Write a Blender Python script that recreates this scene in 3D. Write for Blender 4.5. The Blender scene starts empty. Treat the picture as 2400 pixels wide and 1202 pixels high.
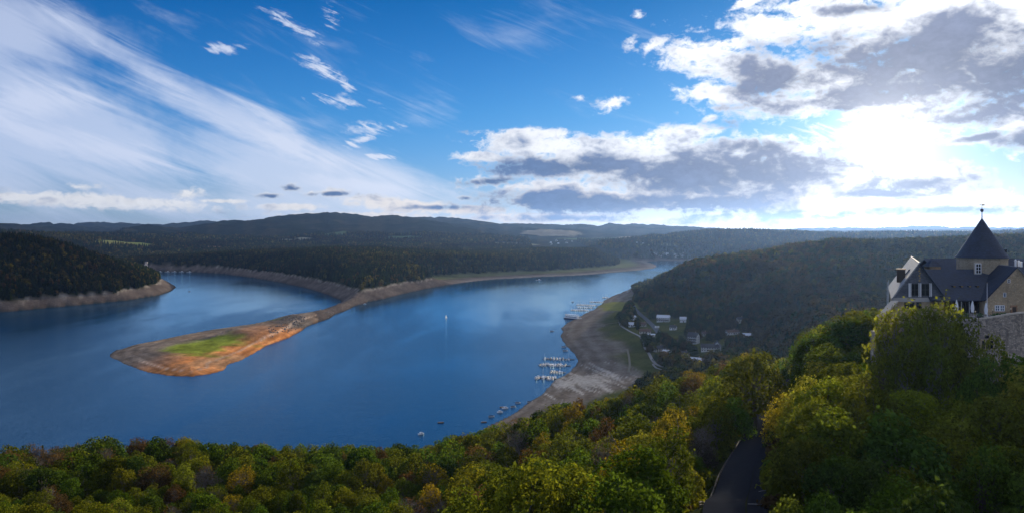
import bpy, bmesh, math, random
import numpy as np
from mathutils import Vector, Matrix

random.seed(7)
RNG = np.random.default_rng(7)
sc = bpy.context.scene
col = sc.collection
R = math.radians

# ------------------------------------------------------------------ camera
CAM_Z = 140.0          # metres above the lake
FPX, CX, HY = 1884.0, 1200.0, 535.0     # focal length and horizon, in pixels of the 2400 wide photograph
cam_d = bpy.data.cameras.new('camera')
cam = bpy.data.objects.new('camera', cam_d)
col.objects.link(cam)
cam.location = (0, 0, CAM_Z)
cam.rotation_euler = (R(90), 0, 0)
cam_d.sensor_width = 36
cam_d.lens = 36 * FPX / 2400
cam_d.shift_y = -(601 - HY) / 2400
cam_d.clip_start = 1
cam_d.clip_end = 60000
sc.camera = cam

# ------------------------------------------------------------------ light, exposure
SUN_AZ, SUN_EL = R(25.3), R(7.5)
sc.view_settings.view_transform = 'Standard'
sc.view_settings.look = 'None'
sc.view_settings.exposure = 0.42
sc.view_settings.gamma = 1
sc.view_settings.use_curve_mapping = False
sc.cycles.use_denoising = True
sc.cycles.max_bounces = 6
sc.cycles.diffuse_bounces = 3
sc.cycles.transmission_bounces = 4
sc.cycles.volume_bounces = 0
sc.cycles.transparent_max_bounces = 6
sc.cycles.sample_clamp_indirect = 4

sun_dir = Vector((math.sin(SUN_AZ) * math.cos(SUN_EL), math.cos(SUN_AZ) * math.cos(SUN_EL), math.sin(SUN_EL)))
sun_l = bpy.data.lights.new('sun', 'SUN')
sun_l.energy = 5.0
sun_l.angle = R(0.6)
sun_l.color = (1.0, 0.87, 0.66)
sun = bpy.data.objects.new('sun', sun_l)
col.objects.link(sun)
sun.rotation_euler = (-sun_dir).to_track_quat('-Z', 'Y').to_euler()
sun.location = (300, 600, 400)


class NB:
    """small builder for node maths"""
    def __init__(s, tree):
        s.t = tree; s.n = tree.nodes; s.l = tree.links
    def node(s, typ, **kw):
        nd = s.n.new(typ)
        for k, v in kw.items():
            setattr(nd, k, v)
        return nd
    def put(s, sock, v):
        if isinstance(v, (int, float)):
            sock.default_value = v
        elif isinstance(v, (tuple, list)):
            sock.default_value = tuple(v) if len(v) == len(sock.default_value) else tuple(v) + (1,)
        else:
            s.l.new(v, sock)
    def m(s, op, a, b=0.0, c=None, clamp=False):
        nd = s.node('ShaderNodeMath', operation=op, use_clamp=clamp)
        s.put(nd.inputs[0], a); s.put(nd.inputs[1], b)
        if c is not None: s.put(nd.inputs[2], c)
        return nd.outputs[0]
    def add(s, a, b): return s.m('ADD', a, b)
    def sub(s, a, b): return s.m('SUBTRACT', a, b)
    def mul(s, a, b): return s.m('MULTIPLY', a, b)
    def mx(s, a, b): return s.m('MAXIMUM', a, b)
    def mn(s, a, b): return s.m('MINIMUM', a, b)
    def ss(s, v, lo, hi, a=0.0, b=1.0):
        nd = s.node('ShaderNodeMapRange', interpolation_type='SMOOTHSTEP')
        s.put(nd.inputs[0], v); s.put(nd.inputs[1], lo); s.put(nd.inputs[2], hi); s.put(nd.inputs[3], a); s.put(nd.inputs[4], b)
        return nd.outputs[0]
    def lin(s, v, lo, hi, a=0.0, b=1.0):
        nd = s.node('ShaderNodeMapRange')
        s.put(nd.inputs[0], v); s.put(nd.inputs[1], lo); s.put(nd.inputs[2], hi); s.put(nd.inputs[3], a); s.put(nd.inputs[4], b)
        return nd.outputs[0]
    def xyz(s, x, y, z=0.0):
        nd = s.node('ShaderNodeCombineXYZ')
        s.put(nd.inputs[0], x); s.put(nd.inputs[1], y); s.put(nd.inputs[2], z)
        return nd.outputs[0]
    def sep(s, v):
        nd = s.node('ShaderNodeSeparateXYZ'); s.put(nd.inputs[0], v); return nd.outputs
    def noise(s, v, scale=1.0, detail=4.0, rough=0.5, lac=2.0, dist=0.0, col=False):
        nd = s.node('ShaderNodeTexNoise')
        if v is not None: s.put(nd.inputs['Vector'], v)
        s.put(nd.inputs['Scale'], scale); s.put(nd.inputs['Detail'], detail)
        s.put(nd.inputs['Roughness'], rough); s.put(nd.inputs['Lacunarity'], lac); s.put(nd.inputs['Distortion'], dist)
        return nd.outputs['Color' if col else 'Fac']
    def mix(s, f, a, b, blend='MIX'):
        nd = s.node('ShaderNodeMix', data_type='RGBA', blend_type=blend)
        s.put(nd.inputs[0], f); s.put(nd.inputs[6], a); s.put(nd.inputs[7], b)
        return nd.outputs[2]
    def vec(s, op, a, b=(0, 0, 0)):
        nd = s.node('ShaderNodeVectorMath', operation=op)
        s.put(nd.inputs[0], a)
        if isinstance(b, (int, float)) and op == 'SCALE': nd.inputs[3].default_value = b
        elif op == 'SCALE': s.put(nd.inputs[3], b)
        else: s.put(nd.inputs[1], b)
        return nd.outputs[1 if op in ('DOT_PRODUCT', 'LENGTH') else 0]
    def ramp(s, f, stops, interp='LINEAR'):
        nd = s.node('ShaderNodeValToRGB')
        cr = nd.color_ramp; cr.interpolation = interp
        while len(cr.elements) < len(stops): cr.elements.new(0.5)
        for e, (p, c) in zip(cr.elements, stops):
            e.position = p; e.color = tuple(c) + (1,) if len(c) == 3 else c
        s.put(nd.inputs[0], f)
        return nd.outputs[0]


def dir_of(px, py):
    """azimuth and elevation of a point of the sky"""
    u, v = (px - CX) / FPX, (HY - py) / FPX
    return math.atan(u), math.atan(v / math.sqrt(1 + u * u))


# ------------------------------------------------------------------ world: daylight sky with clouds
world = bpy.data.worlds.new('World')
sc.world = world
world.use_nodes = True
wt = world.node_tree
wt.nodes.clear()
w = NB(wt)
sky = w.node('ShaderNodeTexSky', sky_type='NISHITA')
sky.sun_disc = False
sky.sun_elevation = SUN_EL
sky.sun_rotation = SUN_AZ
sky.altitude = 300
sky.air_density = 1.0
sky.dust_density = 0.2
sky.ozone_density = 5.0
SKY_STRENGTH = 0.11
dirv = w.vec('NORMALIZE', w.node('ShaderNodeTexCoord').outputs['Generated'])
dx, dy, dz = w.sep(dirv)
az = w.m('ARCTAN2', dx, dy)
el = w.m('ARCSINE', dz)
cs = w.vec('DOT_PRODUCT', dirv, tuple(sun_dir))           # cosine of the angle from the sun
vis_az, vis_el = dir_of(2085, 318)
glow_dir = (math.sin(vis_az) * math.cos(vis_el), math.cos(vis_az) * math.cos(vis_el), math.sin(vis_el))
ang = w.m('ARCCOSINE', w.mn(w.vec('DOT_PRODUCT', dirv, glow_dir), 1.0))


sky_v = w.xyz(az, el)


def blob(px, py, rx, ry, rot=0.0, amp=1.0):
    """soft patch of cloud: 1 at its middle, 0 at its rim; rot > 0 lowers the end further to the right"""
    mp = w.node('ShaderNodeMapping', vector_type='TEXTURE')
    w.put(mp.inputs[0], sky_v)
    mp.inputs[1].default_value = (*dir_of(px, py), 0)
    mp.inputs[2].default_value = (0, 0, R(-rot))
    mp.inputs[3].default_value = (rx / FPX, ry / FPX, 1)
    g = w.node('ShaderNodeTexGradient', gradient_type='SPHERICAL')
    w.put(g.inputs[0], mp.outputs[0])
    return g.outputs['Fac'] if amp == 1.0 else w.mul(g.outputs['Fac'], amp)


def many(items):
    r = None
    for it in items:
        b = blob(*it)
        r = b if r is None else w.mx(r, b)
    return r

#@SKY
# clear sky: the Nishita sky, deepened towards the zenith as a polarised autumn sky
tint = w.ramp(w.lin(el, 0.0, 0.5), [(0.0, (1.1, 1.45, 2.6)), (0.08, (0.80, 1.02, 1.8)), (0.28, (0.40, 0.88, 1.48)), (0.56, (0.03, 0.57, 1.02)), (1.0, (0.03, 0.45, 0.92))])
clear = w.vec('SCALE', w.mix(1.0, sky.outputs[0], tint, 'MULTIPLY'), SKY_STRENGTH)
# towards the sun the glare levels off
clear = w.vec('DIVIDE', w.vec('SCALE', clear, 1.22), w.vec('ADD', w.vec('SCALE', clear, 0.5), (1, 1, 1)))

n_big = w.noise(w.xyz(w.mul(az, 16.0), w.mul(el, 30.0), 1.7), 1.0, 3, 0.60, dist=0.3)
n_fine = w.noise(w.xyz(w.mul(az, 62.0), w.mul(el, 95.0), 4.1), 1.0, 5, 0.66, dist=0.3)
# cirrus lies in long combed streaks that fall towards the right
ca, sa = math.cos(R(-22)), math.sin(R(-22))
sx = w.add(w.mul(az, ca), w.mul(el, sa)); sy = w.add(w.mul(az, -sa), w.mul(el, ca))
n_str = w.noise(w.xyz(w.mul(sx, 5.0), w.mul(sy, 42.0), 9.0), 1.0, 6, 0.66, dist=0.9)
n_veil = w.noise(w.xyz(w.mul(sx, 3.2), w.mul(sy, 9.0), 2.0), 1.0, 5, 0.6, dist=0.6)

n_wisp = w.noise(w.xyz(w.mul(sx, 26.0), w.mul(sy, 130.0), 3.3), 1.0, 4, 0.6, dist=1.2)

# --- heaped clouds
heaps = many([
    (2160, 30, 620, 120), (2280, 150, 640, 190), (1930, 185, 420, 105, 8), (1740, 165, 250, 75, 8), (1650, 118, 165, 52, -8), (1800, 66, 130, 58, 5),
    (1960, 235, 380, 56), (2390, 60, 320, 130), (1690, 220, 160, 44, 8), (2030, 110, 210, 70, -20),
    (1520, 385, 520, 92, 2, 1.35), (1270, 345, 240, 48, 4), (1250, 315, 170, 24), (1690, 425, 520, 105, 0, 1.35), (1420, 470, 420, 48, 0, 1.3), (1600, 312, 130, 28), (1780, 350, 260, 56),
    (1130, 369, 100, 20, 3), (1330, 438, 240, 40), (1150, 425, 150, 24, -3, 0.8), (1440, 241, 84, 32, -18, 0.7), (1355, 229, 44, 12, 0, 0.6), (1497, 35, 30, 26, -40, 0.55), (1480, 100, 34, 24, -40, 0.5),
    (1532, 106, 60, 26, -22, 0.7), (1745, 9, 70, 16, -12), (1885, 6, 80, 16, -12), (682, 442, 62, 20, 8, 0.7), (635, 459, 62, 17, 0, 0.7), (765, 453, 120, 20, -3, 0.75), (440, 456, 76, 26, -5, 0.8),
    (250, 473, 360, 26, 2), (60, 463, 160, 14), (690, 486, 120, 15), (950, 482, 230, 30, 4), (1110, 492, 200, 20), (520, 472, 90, 9), (190, 438, 80, 16, 0, 0.5), (2180, 425, 170, 55), (2300, 322, 120, 16, -8),
    (2400, 300, 90, 100), (2120, 468, 430, 34), (1830, 480, 260, 40), (1090, 465, 36, 12, 0, 0.7), (1665, 276, 34, 18, -20, 0.5), (830, 505, 300, 14), (1300, 512, 420, 26), (1750, 515, 500, 24), (2150, 496, 420, 34),
])
cover = w.add(heaps, w.add(w.mul(w.sub(n_big, 0.52), 1.15), w.mul(w.sub(n_fine, 0.52), 1.25)))
cov = w.ss(cover, 0.17, 0.62)
cov = w.mul(cov, w.ss(heaps, 0.0, 0.12))
darks = many([
    (2150, 140, 480, 105, 0, 1.25), (2360, 170, 330, 120, 0, 1.2), (1860, 185, 260, 66, 6), (2060, 215, 400, 62), (1800, 205, 150, 32), (1660, 415, 470, 90, 0, 1.3), (1400, 477, 420, 44, 0, 1.3), (1370, 392, 330, 44),
    (1620, 475, 330, 62), (1780, 345, 170, 32), (1150, 426, 120, 14, -3), (682, 442, 45, 12, 8), (635, 461, 45, 9), (765, 456, 95, 8, -3), (2170, 430, 160, 44), (2300, 322, 100, 12, -8), (1970, 255, 70, 16),
    (2400, 330, 70, 40), (2240, 492, 260, 18), (1930, 503, 220, 16), (2080, 452, 120, 14), (1330, 512, 300, 16), (1090, 466, 28, 8), (1040, 487, 110, 9), (2040, 20, 120, 22), (2250, 60, 130, 18),
])
shade = w.ss(w.add(darks, w.add(w.mul(w.sub(n_fine, 0.5), 1.1), w.mul(w.sub(n_big, 0.5), 2.3))), -0.08, 0.85)
nearsun = w.m('POWER', math.e, w.mul(ang, -3.2))
warm = w.mul(w.ss(el, 0.075, 0.01), w.ss(az, -0.45, 0.05))
white = w.vec('SCALE', w.mix(warm, (0.95, 0.97, 1.02), (1.0, 0.86, 0.72)), w.mul(w.add(0.78, w.mul(nearsun, 0.75)), w.add(0.55, w.add(w.mul(n_fine, 0.5), w.mul(n_big, 0.45)))))
grey = w.vec('SCALE', w.mix(w.ss(ang, 0.08, 0.5), (0.27, 0.31, 0.45), (0.13, 0.23, 0.46)), w.add(0.64, w.mul(nearsun, 0.22)))
tone = w.add(0.25, w.add(w.mul(n_fine, 0.75), w.mul(n_big, 0.8)))
heap_c = w.mix(shade, white, w.vec('SCALE', grey, tone))

# --- cirrus veil and wisps
veil = many([
    (-60, 330, 620, 250), (240, 320, 560, 160, 20), (600, 400, 640, 130, 14), (820, 425, 400, 100, 10), (450, 470, 700, 90, 4, 0.75), (-40, 60, 330, 130), (560, 290, 330, 70, 24),
])
veil = w.ss(w.add(w.mul(veil, 1.15), w.add(w.mul(w.sub(n_veil, 0.5), 2.1), w.mul(w.sub(n_str, 0.5), 1.15))), 0.05, 1.05)
bands = many([(235, 85, 300, 34, 33), (330, 125, 130, 20, 25), (650, 285, 210, 26, 27), (80, 240, 260, 60, -14), (250, 355, 420, 46, 12), (700, 350, 330, 46, 17), (880, 440, 260, 30, 6)])
bands = w.mul(w.ss(w.add(bands, w.add(w.mul(w.sub(n_str, 0.5), 2.0), w.mul(w.sub(n_wisp, 0.5), 0.7))), 0.12, 1.1), w.ss(bands, 0.0, 0.3))
wisps = many([(690, 62, 120, 24, 27), (760, 165, 90, 26, 24), (812, 205, 45, 22, 50), (872, 302, 110, 26, -3), (850, 326, 70, 20, -25), (530, 112, 60, 20, -5), (775, 48, 40, 60, 0, 0.55), (800, 238, 120, 26, 5, 0.7),
              (890, 368, 70, 10), (1150, 318, 40, 8), (2000, 320, 260, 40)])
wisps = w.mul(w.mul(w.ss(w.add(wisps, w.add(w.mul(w.sub(n_wisp, 0.5), 2.4), w.mul(w.sub(n_fine, 0.5), 1.2))), 0.25, 1.1), w.ss(wisps, 0.0, 0.35)), 0.85)
# unseen high veil added round the sides, behind and overhead for fill light
behind = w.mul(w.ss(w.m('ABSOLUTE', w.add(az, 0.12)), 0.72, 1.1), w.ss(n_veil, 0.30, 0.62, 0.38, 0.88))
over = w.mul(w.ss(el, 0.32, 0.75), w.ss(n_veil, 0.35, 0.65, 0.2, 0.75))
veil = w.mx(veil, w.mx(behind, over))
cir = w.m('MINIMUM', w.add(w.add(w.mul(veil, 0.71), w.mul(bands, 0.25)), wisps), 0.93)
cir_c = w.mix(w.ss(az, -0.6, 0.3), (0.62, 0.70, 0.90), (0.86, 0.90, 1.0))
# bright air low down under the sun
lowair = w.mul(w.mul(w.mul(w.ss(el, 0.10, 0.0), w.ss(el, -0.3, -0.05)), w.ss(az, -0.15, 0.25)), 0.15)

c = w.mix(cir, clear, cir_c)
c = w.mix(lowair, c, (0.95, 0.86, 0.76))
c = w.mix(cov, c, heap_c)
disc = w.add(w.mul(w.m('POWER', math.e, w.mul(ang, -1 / 0.033)), 1.8),
             w.mul(w.m('POWER', math.e, w.mul(ang, -1 / 0.11)), 0.20))
disc = w.mul(disc, w.lin(w.mul(cov, shade), 0, 1, 1.0, 0.42))
c = w.vec('ADD', c, w.vec('SCALE', (1.0, 0.97, 0.90), disc))
bg = w.node('ShaderNodeBackground')
w.put(bg.inputs[0], c)
bg.inputs[1].default_value = 0.75
wt.links.new(bg.outputs[0], w.node('ShaderNodeOutputWorld').inputs[0])
# ------------------------------------------------------------------ helpers for placing things seen in the photograph
def P(px, py, Y):
    """the world point at distance Y (along the view) seen at that point of the photograph"""
    return ((px - CX) / FPX * Y, Y, CAM_Z - (py - HY) / FPX * Y)


def W(px, py):
    """the point of the lake surface seen at that point of the photograph"""
    Y = CAM_Z * FPX / (py - HY)
    return ((px - CX) / FPX * Y, Y)


def proj(x, y, z):
    return CX + FPX * x / y, HY + FPX * (CAM_Z - z) / y


def sstep(v, a, b):
    t = np.clip((np.asarray(v, float) - a) / (b - a), 0, 1)
    return t * t * (3 - 2 * t)


_perm = np.random.default_rng(11).permutation(4096)
def vnoise(x, y):
    xi = np.floor(x).astype(int); yi = np.floor(y).astype(int)
    xf = x - xi; yf = y - yi
    u = xf * xf * xf * (xf * (xf * 6 - 15) + 10); v = yf * yf * yf * (yf * (yf * 6 - 15) + 10)
    def h(a, b): return _perm[(_perm[a & 4095] + b) & 4095] / 4095.0
    return (h(xi, yi) * (1 - u) + h(xi + 1, yi) * u) * (1 - v) + (h(xi, yi + 1) * (1 - u) + h(xi + 1, yi + 1) * u) * v


def fbm(x, y, sc_, oct_=4, gain=0.5):
    x = np.asarray(x, float) / sc_; y = np.asarray(y, float) / sc_
    a, t, s_ = 1.0, 0.0, 0.0
    for k in range(oct_):
        t = t + a * vnoise(x + 17.3 * k, y - 9.1 * k); s_ += a
        a *= gain; x = x * 2.03; y = y * 2.03
    return t / s_ - 0.5


# ------------------------------------------------------------------ the shore of the lake
# (point, bank height, bank width, slope behind the bank, where the hillside begins)
A = (15, 26, 0.48, 150); Bk = (15, 30, 0.42, 150); Be = (8, 130, 0.30, 200); SP = (4.5, 40, 0.012, 200); SN = (9, 24, 0.05, 200); Cc = (2.2, 14, 0.078, 215); Ck = (2.2, 14, 0.09, 60); Cn = (6, 34, 0.40, 60); Nr = (5, 15, 0.42, 150)
shore = []
def S(kind, *pts):
    for p in pts: shore.append((W(*p), kind))
def SW(kind, *pts):
    for p in pts: shore.append((p, kind))
# village side, from far to near
S(Cn, (1668, 619), (1652, 630), (1610, 642), (1560, 655), (1505, 664))
S(Ck, (1470, 680), (1440, 692), (1415, 703), (1400, 720))
S(Cc, (1370, 735), (1350, 747), (1330, 755), (1318, 768), (1312, 785), (1320, 800), (1335, 815), (1346, 830), (1348, 845), (1340, 860), (1325, 875), (1300, 892), (1275, 920), (1255, 935), (1220, 955), (1190, 975), (1140, 1000))
SW(Nr, (-40, 490), (-120, 480), (-250, 472), (-420, 476), (-700, 540), (-1300, 700), (-1900, 800))
# hill on the other side of the arm
SW(A, (-1900, 1200), (-1300, 1250), (-1000, 1290))
S(A, (0, 731), (50, 727), (100, 722), (200, 713), (300, 703), (370, 692), (402, 681), (413, 673), (405, 666), (392, 661), (372, 650), (350, 642), (336, 637))
SW(A, (-1180, 2640))
# dam, then the far bank round the bay
SW(Bk, (-1150, 2690))
S(Bk, (352, 636), (400, 636), (450, 637), (520, 641), (600, 652), (660, 662), (720, 675), (770, 690), (793, 701), (800, 709))
S(SN, (775, 721), (740, 732), (700, 742), (640, 750))
S(SP, (600, 758), (500, 772), (400, 790), (310, 808), (270, 820), (256, 830), (257, 838), (290, 852), (350, 873), (400, 880), (450, 881), (490, 875), (520, 866), (530, 855), (560, 845), (600, 828), (630, 808))
S(SN, (660, 797), (700, 780), (720, 766), (760, 750), (795, 733))
S(Bk, (830, 718), (860, 708), (900, 700), (950, 687), (1000, 676), (1050, 668))
S(Be, (1100, 660), (1150, 655), (1200, 652), (1280, 648), (1360, 645), (1440, 638), (1500, 633), (1530, 629), (1540, 626), (1538, 621), (1527, 616), (1515, 613.5))
S(Cn, (1530, 611.5), (1580, 611), (1620, 611.5), (1655, 614))
SH = np.array([p for p, k in shore], float)
SK = np.array([k for p, k in shore], float)


def shore_dist(X, Y):
    """signed distance to the shore (positive on land) and the bank there"""
    X = np.asarray(X, float).ravel(); Y = np.asarray(Y, float).ravel()
    n = len(SH)
    best = np.full(X.shape, 1e12); par = np.zeros((X.size, 4)); inside = np.zeros(X.shape, bool)
    for i in range(n):
        a, b = SH[i], SH[(i + 1) % n]
        e = b - a
        t = np.clip(((X - a[0]) * e[0] + (Y - a[1]) * e[1]) / (e @ e + 1e-9), 0, 1)
        d2 = (X - a[0] - t * e[0]) ** 2 + (Y - a[1] - t * e[1]) ** 2
        m = d2 < best
        best[m] = d2[m]
        par[m] = SK[i] * (1 - t[m, None]) + SK[(i + 1) % n] * t[m, None]
        c = ((a[1] > Y) != (b[1] > Y))
        with np.errstate(divide='ignore', invalid='ignore'):
            xi = (b[0] - a[0]) * (Y - a[1]) / (b[1] - a[1] + 1e-12) + a[0]
        inside ^= c & (X < xi)
    d = np.sqrt(best)
    return np.where(inside, -d, d), par


# ------------------------------------------------------------------ hills: crest lines seen in the photograph
ridges = []
def ridge(pts, width, tree=0.0, power=1.6, floor=None):
    ridges.append((np.array([(*P(*p)[:2], P(*p)[2] - tree) for p in pts]), width, power))
T = 12.0
ridge([(-700, 540, 1500), (-300, 546, 1560), (0, 549, 1600), (60, 550, 1610), (130, 562, 1660), (200, 583, 1720), (260, 604, 1800), (330, 632, 1900), (380, 652, 1960)], 420, T)           # hill across the arm
ridge([(400, 603, 2900), (500, 594, 2950), (600, 588, 2900), (720, 583, 2750)], 230, T)
ridge([(760, 582, 2700), (830, 578, 2600), (950, 583, 2600), (1050, 589, 2750), (1150, 590, 2850), (1220, 590, 2950), (1300, 582, 3050), (1380, 584, 3080), (1440, 590, 3050), (1500, 599, 2980), (1522, 608, 2930)], 620, T)
ridge([(830, 578, 2600), (850, 597, 2150), (852, 632, 1830), (846, 676, 1640)], 300, T)      # its nose above the spit
ridge([(640, 586, 2800), (700, 615, 2350)], 240, T)
ridge([(1050, 589, 2750), (1060, 612, 2400), (1040, 640, 2050)], 260, T)
ridge([(150, 560, 4100), (200, 557, 4150), (280, 565, 4200), (340, 574, 4250), (392, 586, 4300), (430, 598, 4300)], 520, 8)
ridge([(-400, 548, 3600), (0, 548, 3900), (60, 552, 4200)], 700, 8)
ridge([(-200, 538, 6500), (0, 531, 7000), (40, 526, 7000), (75, 531, 7000), (110, 540, 7000), (180, 545, 6600), (250, 553, 6000)], 800)
ridge([(60, 534, 8500), (108, 524, 8500), (160, 531, 8500), (230, 540, 8300)], 800)
ridge([(130, 530, 11000), (250, 523, 11000), (330, 529, 11000), (420, 531, 10800), (510, 520, 10500), (580, 526, 10400)], 1500)
ridge([(250, 556, 5900), (330, 541, 5900), (370, 531, 6100), (430, 538, 6200), (500, 528, 6300), (560, 519, 6400), (640, 512, 6500), (700, 505, 6600), (760, 502, 6700), (830, 504, 6700), (875, 511, 6700), (900, 508, 6700), (940, 514, 6800), (1000, 522, 6900), (1130, 535, 7000)], 1500)
ridge([(400, 548, 5200), (470, 560, 4800)], 500); ridge([(560, 519, 6400), (600, 550, 5300)], 600); ridge([(760, 502, 6700), (790, 545, 5400)], 700)
ridge([(940, 520, 8200), (1000, 512, 8300), (1060, 515, 8300), (1130, 525, 8400), (1250, 529, 8600), (1320, 532, 8600), (1400, 527, 8700), (1480, 529, 8800), (1550, 533, 9000), (1640, 538, 9000), (1760, 542, 9000), (1900, 547, 9000), (2200, 546, 9000), (2600, 544, 9000)], 1700)
ridge([(1000, 512, 8300), (1050, 540, 6600)], 800); ridge([(1400, 527, 8700), (1380, 545, 7200)], 900)
ridge([(840, 540, 5500), (870, 531, 5600), (960, 535, 5600), (1020, 546, 5500), (1060, 560, 5300)], 700)
ridge([(1380, 584, 4500), (1440, 576, 4400), (1500, 566, 4300), (1560, 554, 4200), (1640, 546, 4200), (1720, 542, 4200), (1800, 545, 4200), (1900, 551, 4200), (2050, 552, 4200), (2500, 545, 4200)], 800, 8)
ridge([(1560, 541, 15000), (1700, 540, 15500), (1850, 539, 15500), (1950, 535, 15500), (2050, 537, 15500), (2150, 532, 15500), (2300, 535, 15500), (2400, 532, 15500), (2800, 534, 15500)], 2600)
ridge([(1800, 547, 8000), (2000, 543, 9500), (2300, 541, 9800), (2800, 541, 9800)], 2500)
# the wooded hill behind the village
ridge([(1500, 663, 1880), (1560, 655, 1840), (1610, 645, 1780), (1660, 633, 1720), (1720, 612, 1640), (1800, 588, 1560), (1870, 573, 1520), (1950, 561, 1500), (2100, 558, 1500), (2200, 552, 1480), (2280, 547, 1450), (2400, 545, 1450), (2900, 540, 1450)], 640, T, 1.35)

# ground of the castle hill near the camera: (photo x, distance, ground height)
fgp = [(0, 300, 44), (300, 300, 50), (600, 300, 47), (900, 300, 46), (1100, 310, 47), (1300, 330, 53), (1500, 330, 61), (1600, 320, 69), (1750, 255, 84), (1900, 300, 86), (2060, 280, 98),
       (2200, 195, 105), (2200, 225, 112), (2400, 200, 108), (2400, 240, 112), (2320, 165, 100), (2800, 200, 104), (2080, 170, 100),
       (0, 150, 76), (-500, 150, 76), (-500, 300, 44), (600, 150, 75), (1200, 150, 77), (1200, 220, 64), (600, 220, 62), (0, 220, 61), (1500, 140, 84), (1500, 230, 71),
       (1695, 105, 102), (1700, 120, 100.2), (1730, 150, 95), (1772, 195, 88.8), (1815, 255, 81.1), (1620, 120, 98), (1790, 120, 100), (1850, 150, 97),
       (2200, 90, 97), (2400, 90, 97), (2000, 110, 96), (2050, 150, 98), (2600, 120, 100),
       (0, 420, 14), (600, 420, 14), (1100, 420, 16), (1300, 430, 24), (1500, 450, 31), (1750, 420, 48), (1750, 560, 26), (1500, 560, 18), (1900, 500, 52), (2150, 450, 72), (2400, 420, 84), (2400, 600, 50), (2100, 640, 40), (2700, 500, 80),
       (1500, 700, 14), (1700, 750, 24), (1900, 800, 34), (2200, 800, 48), (-500, 420, 12)]
FG = np.array([((px - CX) / FPX * Y, Y, z) for px, Y, z in fgp] + [(0, 20, 88), (-150, 0, 80), (150, 0, 92), (0, -250, 88), (-300, -200, 76), (300, -200, 96)], float)
def _tps_k(r2): return np.where(r2 > 0, 0.5 * r2 * np.log(r2 + 1e-12), 0)
_n = len(FG); _sx = FG[:, :2] / 200.0
_K = _tps_k(((_sx[:, None] - _sx[None]) ** 2).sum(-1)) + np.eye(_n) * 0.006
_Pm = np.hstack([np.ones((_n, 1)), _sx])
_sol = np.linalg.solve(np.block([[_K, _Pm], [_Pm.T, np.zeros((3, 3))]]), np.concatenate([FG[:, 2], np.zeros(3)]))


def fg_height(X, Y):
    q = np.stack([X, Y], -1) / 200.0
    out = np.empty(len(q))
    for i in range(0, len(q), 20000):
        r2 = ((q[i:i + 20000, None] - _sx[None]) ** 2).sum(-1)
        out[i:i + 20000] = _tps_k(r2) @ _sol[:_n] + _sol[_n] + q[i:i + 20000] @ _sol[_n + 1:]
    return out


def hills(X, Y):
    acc = np.full(X.shape, 0.0)
    r = np.hypot(X, Y)
    base = 16 + 26 * sstep(r, 2600, 5200) + 20 * sstep(r, 5200, 9000)
    vx_, vy_ = P(300, 0, 3500)[:2]
    base = base - 26 * np.exp(-(((X - vx_) / 520) ** 2 + ((Y - vy_) / 800) ** 2))
    zs = []
    for pts, wd, pw in ridges:
        best = np.full(X.shape, 1e12); zr = np.zeros(X.shape)
        for a, b in zip(pts[:-1], pts[1:]):
            e = b[:2] - a[:2]
            t = np.clip(((X - a[0]) * e[0] + (Y - a[1]) * e[1]) / (e @ e), 0, 1)
            d2 = (X - a[0] - t * e[0]) ** 2 + (Y - a[1] - t * e[1]) ** 2
            m = d2 < best
            best[m] = d2[m]; zr[m] = a[2] + (b[2] - a[2]) * t[m]
        q = np.sqrt(best) / wd
        zs.append(base + (zr - base) * np.exp(-q ** pw))
    Z = np.stack(zs)
    Z = Z.max(0)
    rough = np.clip((Z - base) / 60.0, 0, 1)
    amp = np.clip(r / 1000.0, 0.6, 9) * 5.0 * (1 + 1.3 * sstep(r, 3000, 5000))
    Z = Z + rough * (-np.abs(fbm(X, Y, np.clip(r, 1000, 1e9) * 0 + 420.0, 4)) * 2.0 + 0.25) * amp
    return Z


def land(X, Y):
    """ground height, signed shore distance, bank parameters"""
    X = np.asarray(X, float).ravel(); Y = np.asarray(Y, float).ravel()
    r = np.hypot(X, Y)
    d = np.full(X.shape, 9e3); par = np.tile(np.array([5, 15, 0.42, 150]), (X.size, 1))
    near = (r < 4600) & (Y > 150)
    d[near], par[near] = shore_dist(X[near], Y[near])
    d = d + np.where(np.abs(d) < 400, fbm(X, Y, 60, 3) * 9, 0)
    H = hills(X, Y)
    k = sstep(r, 620, 900)
    nf = (k < 1) & (r < 1000)
    Hf = H.copy(); Hf[nf] = fg_height(X[nf], Y[nf])
    H = Hf * (1 - k) + H * k
    hb, wb, sl, up = par.T
    dd = np.maximum(d, 0)
    B = hb * np.clip(dd / wb, 0, 1) ** 0.85 + sl * np.maximum(dd - wb, 0) + 0.5 * np.maximum(dd - up, 0)
    far_bank = B > 150
    kk = 4.0
    h = np.clip(0.5 + 0.5 * (H - B) / kk, 0, 1)
    z = H * (1 - h) + B * h - kk * h * (1 - h)
    z = np.where(far_bank, H, z)
    z = np.where(d > 0, np.maximum(z, 0.02 * np.minimum(dd, 30)), -0.4 - np.minimum(-d * 0.25, 5))
    return z, d, par


def ground(x, y):
    return float(land([x], [y])[0][0])


# ------------------------------------------------------------------ the ground as one sheet round the place
th = np.unique(np.concatenate([np.linspace(-180, -60, 13), np.linspace(-60, -36, 25), np.linspace(-36, 36, 641), np.linspace(36, 60, 25), np.linspace(60, 180, 13)]))[:-1]
th = np.radians(th)
rr = np.concatenate([[8, 30, 50], np.geomspace(64, 17500, 560)])
TH, RR = np.meshgrid(th, rr)
GX, GY = RR * np.sin(TH), RR * np.cos(TH)
gz, gd, gp = land(GX, GY)
GZ = gz.reshape(GX.shape); GD = gd.reshape(GX.shape); GP = gp.reshape(GX.shape + (4,))
nr, nt = GX.shape


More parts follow.
